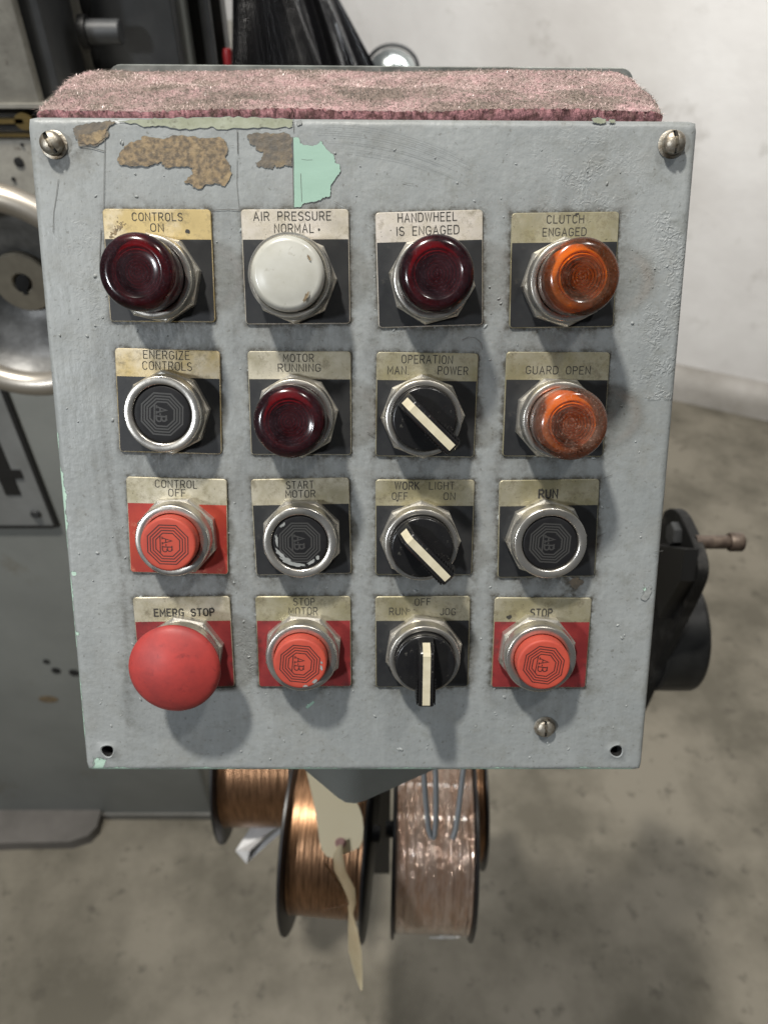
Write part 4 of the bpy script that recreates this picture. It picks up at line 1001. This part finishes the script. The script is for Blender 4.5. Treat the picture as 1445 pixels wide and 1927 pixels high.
# ================================================================== MACHINE on the left
mc = empty('machine', (-0.6, 0.95, 0.0), 'old grey machine with a steel handwheel, standing at the left behind the control box', 'machine')
ML = Vector(mc.location)
class WB(MB):      # world coordinates, stored relative to the machine
    def __init__(s, org=ML): super().__init__(); s.org = org
    def obj(s, name, m, parent=None, smooth=None, mats=None):
        s.v = [tuple(Vector(v)-s.org) for v in s.v]; return super().obj(name, m, parent, smooth, mats)
def poly_y(px, Y): return [at_y(x, y, Y) for x, y in px]
def rbox(mb, a, b_, r=0.01, mi=0):
    """box with bevelled vertical and bottom edges"""
    x0, y0, z0 = a; x1, y1, z1 = b_
    lay = [(0, r), (r*.3, r*.3), (r, 0)]; V = []
    def ring(ins, z):
        q = []
        for cx_, cy_, a0 in ((x1-r, y1-r, 0), (x0+r, y1-r, 90), (x0+r, y0+r, 180), (x1-r, y0+r, 270)):
            for k in range(5):
                an = math.radians(a0+22.5*k); q.append(Vector((cx_+(r-ins)*math.cos(an), cy_+(r-ins)*math.sin(an), z)))
        return q
    rings = [ring(r*.7, z0), ring(r*.2, z0+r*.3), ring(0, z0+r), ring(0, z1-r), ring(r*.2, z1-r*.3), ring(r*.7, z1)]
    n = 20; Fc = []
    for q in rings: V += q
    for i in range(5):
        for k in range(n): k2 = (k+1) % n; Fc.append((i*n+k, i*n+k2, (i+1)*n+k2, (i+1)*n+k))
    Fc.append(tuple(range(n-1, -1, -1))); Fc.append(tuple(5*n+k for k in range(n)))
    mb.add(V, Fc, mi)
YB = 0.75
zb = at_y(300, 1542, YB).z; xr = at_y(404, 1530, YB).x
b = WB(); rbox(b, (-1.3, YB, zb), (xr, 1.55, 1.06), 0.012); b.obj('body', M['machine'], mc, 40)
# low flange along the bottom of the body
b = WB(); rbox(b, (-1.3, YB-0.006, zb-0.004), (xr+.004, YB+.2, zb+.03), 0.006); b.obj('body_skirt', M['skirt'], mc, 40)
# foot under it
f0 = at_z(-60, 1588, 0.03); f1 = at_z(190, 1545, .03); 
b = WB()
fp = [at_z(*p, .030) for p in [(-260, 1560), (-60, 1590), (20, 1586), (130, 1584), (165, 1573), (182, 1556), (190, 1530), (190, 1430), (-260, 1430)]]
M['foot'] = mat('grimy_foot_casting', (0.135, 0.125, 0.115), 0.6, col2=(0.095, 0.088, 0.080), scale=14, bump=0.3, bscale=60)
b.prism([p for p in fp], (0, 0, -.030)); o = b.obj('foot', M['foot'], mc, 40)
b = WB(); b.box((-1.2, YB+.03, 0.0), (xr-.03, 1.5, zb)); b.obj('base', M['dark_iron'], mc)
# number plate
pr = at_y(107, 990, YB-.003); pt_z = at_y(0, 735, YB-.003).z
b = WB(); b.box((pr.x-.34, YB-.003, pr.z), (pr.x, YB-.0005, pr.z+.30)); npz = b.obj('number_plate', M['plate_white'], mc)
b = WB()
for (xa, za, xb, zb_) in ((pr.x-.003, pr.z-.001, pr.x+.003, pr.z+.302), (pr.x-.34, pr.z-.003, pr.x-.003, pr.z+.0015)):
    b.box((xa, YB-.0045, za), (xb, YB-.001, zb_))
b.obj('border_line', M['black_gap'], npz)
g = at_y(41, 931, YB-.003); g2 = at_y(43.6, 902, YB-.003); g3 = at_y(33, 885, YB-.003)
b = WB(); Yn = YB-.0042
sw = .020; bx = g.x+.0; bt = g2.z+.010
for P in ([(g.x-sw, g.z), (g.x, g.z), (g.x, g.z+.12), (g.x-sw, g.z+.12)], ):
    b.prism([(x, Yn, z) for x, z in P], (0, .001, 0))
b.prism([(x, Yn-.0004, z) for x, z in ((g.x-.10, g2.z+.002), (g.x+.012, g2.z+.002), (g.x+.012, g2.z+.016), (g.x-.10, g2.z+.016))], (0, .0012, 0))
b.prism([(x, Yn-.0008, z) for x, z in ((g.x-.10, g2.z+.014), (g.x-.084, g2.z+.014), (g.x-.004, g.z+.12), (g.x-.022, g.z+.12))], (0, .0014, 0))
b.obj('numeral', M['black_gap'], npz)
def disc_y(mb, c, r, depth, n=24, dome=0.0):
    mb.lathe([(r, 0), (r, depth*.7), (r*.85, depth)], n, T=lambda v: Vector((c[0]+v.x, c[1]-v.z, c[2]+v.y)), cap0=True)
s0 = at_y(68, 966, YB-.003); b = WB(); disc_y(b, s0, .0065, .004); b.obj('plate_screw', M['dark_iron'], npz, 40)
for hx, hy, r in ((88, 1245, .0055), (106, 1262, .0075), (140, 1266, .0085)):
    b = WB(); c = at_y(hx, hy, YB-.0006); disc_y(b, c, r, .0006); b.obj('bolt_hole', M['hole'], mc, 40)
b = WB(); c = at_y(92, 1316, YB-.0004); b.lathe([(.012, 0), (.012, .0003)], 18, T=lambda v: Vector((c[0]+v.x*1.4, c[1]-v.z, c[2]+v.y*.8))); b.obj('rust_stain', M['rust_brown'], mc)
# bed block above the body, with slots and brass strips
b = WB(); rbox(b, (-1.2, YB+.01, 1.04), (-.215, 1.5, at_y(0, 262, YB+.01).z), .005); b.obj('bed', M['iron'], mc, 40)
def bar(name, ya, yb_, Y, x1, m, th=.06):
    za = at_y(0, ya, Y).z; zb_ = at_y(0, yb_, Y).z
    b = WB(); b.box((-1.2, Y, min(za, zb_)), (x1, Y+th, max(za, zb_))); return b.obj(name, m, mc)
bar('slot', 205, 263, YB+.02, -.215, M['black_gap'])  # solid black bar, the slot's shade put in as colour
bar('brass_strip', 224, 233, YB+.012, at_y(44, 228, YB+.012).x, M['brass'], .007)
b = WB(); c = at_y(46, 229, YB+.012); b.lathe([(.0075, 0), (.0075, .008)], 20, T=lambda v: Vector((c.x+v.x*1.2, c.y-v.z+.008, c.z+v.y))); b.obj('brass_strip_end', M['brass'], mc, 40)
bar('brass_strip', 252, 258, YB+.011, -.25, M['brass'], .008)
bar('ledge', 196, 204, YB+.0, -.235, M['iron'], .1)
for hx, hy, r in ((36, 305, .0045), (42, 272, .0015), (26, 337, .002)):
    b = WB(); c = at_y(hx, hy, YB+.0092); disc_y(b, c, r, .0006); b.obj('bolt_hole', M['hole'], mc, 40)
# column: lit front face put in as a paler colour, dark side face
def vbox(x0p, x1p, ytest, y_bottom, Y, depth, m, name, ztop=2.2, xright=None):
    """upright slab whose left/right edges pass through the given pixels at height ytest"""
    a = at_y(x0p, ytest, Y); c = at_y(x1p, ytest, Y); zbm = at_y(0, y_bottom, Y).z
    b = WB(); rbox(b, (a.x, Y, zbm), (c.x, Y+depth, ztop), .002); return b.obj(name, m, mc, 40)
vbox(-500, 74, 183, 196, YB+.005, .012, M['iron'], 'column_face')
vbox(-480, 112, 156, 196, YB+.020, .12, M['dark_iron'], 'column')
vbox(60, 175, 110, 200, YB+.20, .05, M['black_gap'], 'gap_shade_sheet')  # black sheet standing in for the shade of the gap
sp_ = vbox(152, 334, 80, 150, YB+.10, .02, M['dark_iron'], 'side_plate')
b = WB(); a_ = at_y(143, 40, YB+.097); rbox(b, (a_.x-.0035, YB+.097, 1.25), (a_.x+.007, YB+.13, 2.2), .001); b.obj('plate_edge', M['iron'], mc, 40)
for hx, hy, r in ((160, 5, .0085), (181, 108, .0070)):
    b = WB(); c = at_y(hx, hy, YB+.0995); b.lathe([(r, 0), (r*.8, .0008)], 24, T=lambda v: Vector((c.x+v.x*.7, c.y-v.z, c.z+v.y*1.25))); b.obj('bolt_hole', M['hole'], mc, 40)
# stub shaft sticking out to the right
c0 = at_y(166, 60, YB+.075); c1_ = at_y(229, 61, YB+.075); rs = .0105
b = WB(); b.lathe([(rs, 0), (rs, c1_.x-c0.x-.001), (rs*.9, c1_.x-c0.x), ], 36, T=lambda v: Vector((c0.x+v.z, c0.y+v.x, c0.z+v.y))); b.obj('stub_shaft', M['dark_iron'], mc, 40)
b = WB(); b.lathe([(rs*1.35, -.006), (rs*1.35, .001)], 36, T=lambda v: Vector((c0.x+v.z, c0.y+v.x, c0.z+v.y))); b.obj('shaft_collar', M['black_gap'], mc, 40)
b = WB(); b.tube([at_y(185, 40, YB+.09), at_y(225, 60, YB+.09)], .002); b = None
vbox(336, 352, 80, 150, YB+.12, .03, M['machine'], 'frame_strip')
vbox(346, 424, 80, 150, YB+.16, .03, M['black_gap'], 'inner_frame')
vbox(380, 400, 60, 150, YB+.14, .01, M['dark_iron'], 'inner_rod')
b = WB(); a_ = at_y(431, 118, YB+.10); b.lathe([(.004, -.02), (.005, -.01), (.005, .008), (.004, .012)], 20, T=lambda v: Vector((a_.x+v.x, a_.y+v.y, a_.z+v.z))); b.obj('red_handle', M['red_small'], mc, 40)
# handwheel
hw = WB(); HC = Vector((-.3427, .640, 1.204)); HR = .091; rt = .0118
V = []; Fc = []; nu, nv = 96, 20
for i in range(nu):
    a = 2*PI*i/nu
    for k in range(nv):
        q = 2*PI*k/nv; rr = HR+rt*math.cos(q); V.append((HC.x+rr*math.cos(a), HC.y+rt*math.sin(q), HC.z+rr*math.sin(a)))
for i in range(nu):
    for k in range(nv): i2 = (i+1) % nu; k2 = (k+1) % nv; Fc.append((i*nv+k, i*nv+k2, i2*nv+k2, i2*nv+k))
hw.add(V, Fc); hwo = hw.obj('handwheel', M['steel'], mc, 180)
Thw = lambda v: Vector((HC.x+v.x, HC.y-v.z, HC.z+v.y))
b = WB(); b.lathe([(HR-.004, -.012), (HR-.006, -.010), (HR-.014, -.022), (.070, -.026), (.045, -.034), (.032, -.036), (.028, -.040), (.02, -.04)], 96, T=Thw, cap0=False); b.obj('wheel_web', M['web'], hwo, 60)
b = WB(); b.lathe([(.0285, -.038), (.0285, -.033), (.0270, -.0315), (.010, -.0315), (.0085, -.033), (.0085, -.038)], 64, T=Thw, cap0=False, cap1=True); b.obj('wheel_hub', M['hub'], hwo, 40)
b = WB(); b.lathe([(.0078, -.0312), (.0072, -.0310)], 40, T=lambda v: Thw(Vector((v.x*.85+v.y*.35, v.y*1.15, v.z))), cap0=False)
b.box((HC.x-.002, HC.y+.0308, HC.z-.0115), (HC.x+.0022, HC.y+.0312, HC.z-.006)); b.obj('bore_hole', M['hole'], hwo, 40)

# ================================================================== BLACK BAG
def bag():
    t_ = empty('bin_bag', at_d(560, 60, .72), 'black plastic bag hanging in pleats behind the pink foam', 'bag'); org = Vector(t_.location)
    b = MB(); nu, nv = 260, 26; V = []; Fc = []
    r1 = np.random.default_rng(3); pl = np.cumsum(r1.uniform(.5, 1.6, 60)); pl = pl/pl[-1]
    amp = r1.uniform(.5, 1.0, 60)
    for i in range(nu+1):
        u = i/nu; k = int(np.searchsorted(pl, u)); lo = pl[k-1] if k > 0 else 0; f = (u-lo)/(pl[min(k, 59)]-lo+1e-9)
        fold = math.sin(PI*min(1, f))*amp[min(k, 59)]
        for j in range(nv+1):
            v = j/nv; y = -90+v*290
            x = (432+u*120) + (v-.31)*(-16+u*120)
            P = at_d(x, y, .70); P.y += -.012*fold*(0.4+v*.8)+.006*math.sin(u*9+v*3)+.05*v
            V.append(P-org)
    for i in range(nu):
        for j in range(nv): a = i*(nv+1)+j; Fc.append((a, a+1, a+nv+2, a+nv+1))
    b.add(V, Fc); b.obj('pleated_side', M['bag'], t_, 180)
    b = MB(); V = []; Fc = []; nu = 60
    for i in range(nu+1):
        u = i/nu
        for j in range(nv+1):
            v = j/nv; y = -90+v*290; x = 548+u*86+(v-.31)*(60+u*90)
            P = at_d(x, y, .735); P.y += -.006*math.sin(u*11+v*2)-.006*math.sin(u*23+v*5)*v+.05*v
            V.append(P-org)
    for i in range(nu):
        for j in range(nv): a = i*(nv+1)+j; Fc.append((a, a+1, a+nv+2, a+nv+1))
    b.add(V, Fc); b.obj('smooth_side', M['bag'], t_, 180)
bag()
# shiny dish behind
dc = at_d(738, 140, 1.05)
dsh = empty('metal_dish', dc, 'shiny silver dish with a dark rim, just right of the black bag behind the foam', 'dish')
b = MB(); b.lathe([(.036, 0), (.034, .010), (.026, .022), (.012, .030), (.001, .032)], 48, T=lambda v: Vector((v.x, v.y*.8, v.z)), cap0=False); b.obj('dome', M['mirror'], dsh, 180)
b = MB()
ring = [(.037*math.cos(a), .0, .004+.031*math.sin(a)) for a in np.linspace(-.3, PI+.0, 30)]
b.tube([(x, .004*0+.006, z) for x, y, z in ring], .0026); b.obj('dark_rim', M['dark_iron'], dsh, 60)
b = MB(); b.box((.008, -.022, -.02), (.036, -.004, .006)); b.obj('dark_mount', M['black_gap'], dsh, 60)

# ================================================================== WIRE SPOOLS
def spool(px_l, px_r, py_bot, dep, Rf, Rb, m, label, nm='wire_spool', flr=True):
    """flanges are upright discs; px_l, px_r are the inner sides of the flanges at the lowest point of the flange"""
    lo = at_d((px_l+px_r)/2, py_bot, dep); cy_ = lo.y
    dl = [dep]
    def low(dz):
        best = -1e9
        for a in np.linspace(0, 2*PI, 181):
            p = Vector((lo.x, cy_+Rf*math.cos(a), lo.z+dz+Rf+Rf*math.sin(a)))-CAM
            q_ = CY-F*p.dot(UPV)/p.dot(FWD)
            if q_ > best: best = q_; dl[0] = p.dot(FWD)
        return best
    a_, b2_ = -.05, .5
    for _ in range(40):
        m_ = (a_+b2_)/2
        if low(m_) > py_bot: a_ = m_
        else: b2_ = m_
    lo.z += m_
    xl = (px_l-CX)/F*dl[0]; xr_ = (px_r-CX)/F*dl[0]; lo.x = (xl+xr_)/2
    # put the circle so that its silhouette bottom meets the ray
    t_ = empty(nm, ((xl+xr_)/2, cy_, lo.z), label, 'wire spool', 'spools of wire under the control box')
    half = (xr_-xl)/2
    T = lambda v: Vector((v.z, v.x, v.y+Rf))
    b = MB(); b.lathe([(.02, -half), (Rb*.99, -half), (Rb, -half+.001)] + [(Rb*(1-.012*abs(math.sin(k*1.9))), -half+.001+(2*half-.002)*k/46) for k in range(1, 46)] + [(Rb, half-.001), (.02, half)], 80, T=T); b.obj('wire_winding', m, t_, 60)
    for s_ in (-1, 1):
        b = MB(); z0, z1 = sorted((s_*half, s_*(half+.004)))
        b.lathe([(.010, z0), (Rf-.002, z0), (Rf, z0+.001), (Rf, z1-.001), (Rf-.002, z1), (.010, z1)], 96, T=T, cap0=True, cap1=True); b.obj('flange', M['flange'], t_, 40)
    b = MB(); b.lathe([(.009, -half-.012), (.009, half+.012)], 20, T=T); b.obj('spindle', M['dark_iron'], t_, 40)
    return t_
def place(px_l, px_r, py_bot, dep, Rf):  # helper kept for clarity
    pass
spool(553, 693, 1772, 1.02, .105, .085, M['copper'], 'bare copper wire spool in the middle, behind the cream tag').rotation_euler.z = math.radians(-5)
sc_ = spool(748, 888, 1772, 1.02, .105, .100, M['wrap'], 'copper wire spool wrapped in clear plastic, right of the cream tag'); sc_.rotation_euler.z = math.radians(-2)
spool(420, 552, 1590, 1.16, .105, .085, M['copper'], 'dark copper wire spool furthest left, beside the grey machine')
sd = at_d(860, 1640, 1.06)
o_ = spool(800, 905, 1640, 1.22, .10, .09, M['copper'], 'copper wire spool mostly hidden behind the plastic wrapped one')
# shreds of plastic at the bottom of the wrapped spool
b = MB(); base = at_d(845, 1752, .90); r1 = random.Random(2)
for k in range(5):
    p0 = at_d(828+k*8, 1748, .885); b.tube([p0, p0+Vector((r1.uniform(-.004, .004), -.003, -.008)), p0+Vector((r1.uniform(-.010, .010), -.004, -.014)), p0+Vector((r1.uniform(-.012, .012), -.002, -.022+k*.002))], [.0014, .0022, .0016, .0008], 6)
org = Vector(sc_.location); b.v = [tuple(Vector(v)-org) for v in b.v]
M['film'] = mat('torn_clear_film', (0.55, 0.54, 0.52), 0.2, coat=0.6)
b.obj('torn_film', M['film'], sc_, 60)
# dark rail that carries the spools
b = MB(); p0 = at_d(712, 1600, 1.02)
rail = empty('spool_hanger', (p0.x, p0.y, 0), 'dark steel hanger between the two front copper wire spools', 'hanger')
rz = p0.z
b.box((-.013, .0, rz-.075), (.016, .03, rz+.16)); b.obj('upright', M['black_gap'], rail)
b = MB(); b.box((-.013, .03, rz+.10), (.016, .50, rz+.14)); b.obj('cross_arm', M['black_gap'], rail)

# ================================================================== WHITE PAPER, TAG, RIBBON, HOOKS
pp = [(447, 1612), (486, 1548), (535, 1536), (548, 1560), (530, 1592), (480, 1622)]
P = [at_d(x, y, d) for (x, y), d in zip([(486, 1536), (540, 1530), (538, 1560), (500, 1592), (465, 1624), (444, 1600)], (1.0, 1.0, .985, .975, .97, .975))]
P2 = [at_d(x, y, d) for (x, y), d in zip([(486, 1536), (444, 1600), (465, 1624), (470, 1600), (510, 1562), (538, 1548)], (1.0, .975, .97, .955, .962, .99))]
c = P[0]; b = MB(); b.add([p-c for p in P], [tuple(range(6))]); b.add([p-c+Vector((0, -.001, 0)) for p in P2], [tuple(range(6))])
po = b.obj('paper_scrap', M['paper']); po.location = c; tag(po, 'folded scrap of white paper hanging below the left copper spool', 'paper')
def tagcard():
    D0 = .655
    out = [(566, 1380), (604, 1380), (632, 1440), (676, 1520), (682, 1538), (684, 1560), (682, 1582), (676, 1595), (660, 1603), (634, 1612), (624, 1615), (614, 1611), (606, 1600), (602, 1588), (597, 1550), (588, 1500), (574, 1440)]
    P = [at_d(x, y, D0+(y-1500)*.00004) for x, y in out]; hc = at_d(641, 1586, D0+86*.00004)
    t_ = empty('paper_tag', P[11], 'cream card tag with a pink eyelet hanging under the box, left of the wrapped spool', 'tag'); o0 = Vector(t_.location)
    b = MB(); nrm = -FWD
    b.prism([p-o0 for p in P], FWD*.0006); b.obj('card', M['tag'], t_)
    b = MB(); q = FWD.to_track_quat('Z', 'Y').to_matrix()
    b.lathe([(.0030, -.0009), (.0048, -.0009), (.0050, 0)], 24, T=lambda v: hc-o0+q@v, cap0=False, cap1=False); b.obj('eyelet', M['eyelet'], t_, 40)
    b = MB(); b.lathe([(.0029, -.0003), (.0028, -.0004)], 20, T=lambda v: hc-o0+q@v, cap0=False); b.obj('eyelet_hole', M['eyelet'], t_)
    # flat ribbon through the eyelet
    S = [(641, 1590, 4, .0), (636, 1610, 9, .1), (640, 1640, 11, .3), (655, 1672, 13, .2), (662, 1700, 8, 0), (660, 1720, 4, .1), (664, 1750, 9, .5), (668, 1790, 12, .7), (674, 1830, 8, .6), (680, 1864, 1.5, .4)]
    V = []; Fc = []
    for x, y, w_, tw in S:
        a = at_d(x-w_, y, .650+tw*.010); c_ = at_d(x+w_, y, .650-tw*.010); m_ = at_d(x+w_*.2, y, .650-.003); V += [a-o0, m_-o0, c_-o0]
    for i in range(len(S)-1): Fc += [(3*i, 3*i+3, 3*i+4, 3*i+1), (3*i+1, 3*i+4, 3*i+5, 3*i+2)]
    b = MB(); b.add(V, Fc); b.obj('tie_ribbon', M['twine'], t_, 180)
    b = MB(); b.tube([at_d(612, 1626, .65)-o0, at_d(640, 1668, .65)-o0, at_d(661, 1706, .65)-o0], .0010, 6); b.tube([at_d(661, 1700, .65)-o0, at_d(630, 1706, .65)-o0, at_d(606, 1711, .65)-o0], .0012, 6); b.obj('tie_ends', M['copper'], t_, 60)
tagcard()
def hook(pts, label):
    P = [at_d(x, y, .56) for x, y in pts]; c = P[0]
    b = MB(); b.tube([p-c for p in P], .0021, 12); o = b.obj('wire_hook', M['grey_wire'], None, 180); o.location = c; tag(o, label, 'wire', 'grey wires hanging under the control box')
hook([(792, 1400), (797, 1450), (801, 1510), (806, 1560), (811, 1574), (815, 1577), (818, 1570), (820, 1540), (820, 1480), (818, 1400)], 'grey wire bent into a narrow loop, hanging left of the single one')
hook([(878, 1400), (870, 1460), (863, 1520), (857, 1560), (853, 1573), (850, 1578)], 'single straight grey wire hanging in front of the wrapped spool, right of the looped one')

# ================================================================== BLACK BRACKET AND DRUM on the right
X0 = .262
def on_x(px, py, X): d = ray(px, py); return CAM + d*(X/d.x)
br = empty('drive_bracket', on_x(1235, 1330, X0), 'black bracket with a long rusty bolt and a black drum, right of the box', 'bracket'); bo = Vector(br.location)
right_e = [(1262, 962), (1275, 955), (1290, 964), (1303, 990), (1318, 1025), (1326, 1052), (1328, 1076), (1322, 1100), (1300, 1147), (1275, 1195), (1245, 1262), (1218, 1325), (1200, 1362)]
for _ in range(2):
    q = [right_e[0]]
    for a, c in zip(right_e[:-1], right_e[1:]): q += [(a[0]*.75+c[0]*.25, a[1]*.75+c[1]*.25), (a[0]*.25+c[0]*.75, a[1]*.25+c[1]*.75)]
    right_e = q+[right_e[-1]]
Pn = [on_x(x-14, y, X0) for x, y in right_e]
hid = [on_x(1120, 1362, X0), on_x(1150, 1100, X0), on_x(1222, 1010, X0), on_x(1240, 985, X0)]
b = MB(); b.prism([p-bo for p in Pn+hid], (0.0095, 0, 0)); ob = b.obj('bracket_plate', M['cast_black'], br, 25)
bv = ob.modifiers.new('bevel', 'BEVEL'); bv.width = .0012; bv.segments = 2; bv.limit_method = 'ANGLE'
b = MB(); b.prism([p-bo+Vector((0, .004, .0)) for p in [on_x(1230, 1030, X0-.012), on_x(1290, 1040, X0-.012), on_x(1282, 1100, X0-.012), on_x(1240, 1170, X0-.012)]], (.012, 0, 0)); b.obj('inner_boss', M['black_gap'], br)
c = on_x(1300, 1021, X0+.0095)
cz = on_x(1390, 1020, X0+.0095); 
b = MB(); d_ = at_d(1330, 1021, c.dot(FWD)-CAM.dot(FWD)+.0)
ce = on_x(1316, 1020, X0+.009); L_ = .058
depb = (ce-CAM).dot(FWD); x_end = at_d(1396, 1020, depb).x; x_h = at_d(1370, 1020, depb).x
b.lathe([(.0060, -.004), (.0060, x_h-ce.x), (.0055, x_h-ce.x+.001)], 24, T=lambda v: ce-bo+Vector((v.z, v.x, v.y))); b.obj('bolt_shank', M['rusty_bolt'], br, 40)
b = MB(); b.lathe([(.0074, x_h-ce.x), (.0082, x_h-ce.x+.001), (.0082, x_end-ce.x-.0012), (.0072, x_end-ce.x)], 32, T=lambda v: ce-bo+Vector((v.z, v.x, v.y))); b.obj('bolt_head', M['rusty_bolt'], br, 40)
b = MB(); cn = on_x(1272, 1005, X0-.001); b.lathe([(.010, -.006), (.011, -.005), (.011, .001)], 6, T=lambda v: cn-bo+Vector((v.z, v.x, v.y))); b.obj('bolt_nut', M['dark_iron'], br)
X1 = .312
pts = [on_x(1342, 1195, X1), on_x(1296, 1298, X1), on_x(1322, 1108, X1)]
(a1, b1), (a2, b2), (a3, b3) = [(p.y, p.z) for p in pts]
A_ = np.array([[2*(a2-a1), 2*(b2-b1)], [2*(a3-a1), 2*(b3-b1)]]); B_ = np.array([a2*a2-a1*a1+b2*b2-b1*b1, a3*a3-a1*a1+b3*b3-b1*b1])
cyz = np.linalg.solve(A_, B_); Rd = math.hypot(a1-cyz[0], b1-cyz[1])
print('drum', cyz, Rd)
dcn = Vector((X1, cyz[0], cyz[1])); wdt = .042
b = MB(); prof = [(Rd*.97, -wdt), (Rd*.98, -wdt+.001)] + [(Rd*(1-(.006 if k % 2 else 0)*0), -wdt+.002+(wdt-.008)*k/8) for k in range(9)] + [(Rd, -.005), (Rd-.001, -.0025), (Rd-.003, -.0008), (Rd-.006, 0)]
b.lathe(prof, 96, T=lambda v: dcn-bo+Vector((v.z, v.x, v.y))); b.obj('drum', M['motor_black'], br, 40)
for k, (a, l0, l1) in enumerate(((3.35, -.040, -.012), (3.62, -.035, -.006), (3.92, -.044, -.010), (4.25, -.030, -.012))):
    b = MB(); R2 = Rd+.0004
    V = [dcn-bo+Vector((l, R2*math.cos(a+da), R2*math.sin(a+da))) for l, da in ((l0, 0), (l1, .008), (l1, .03), (l0, .022))]
    b.add(V, [(0, 1, 2, 3)]); b.obj('scored_line', M['black_gap'], br)
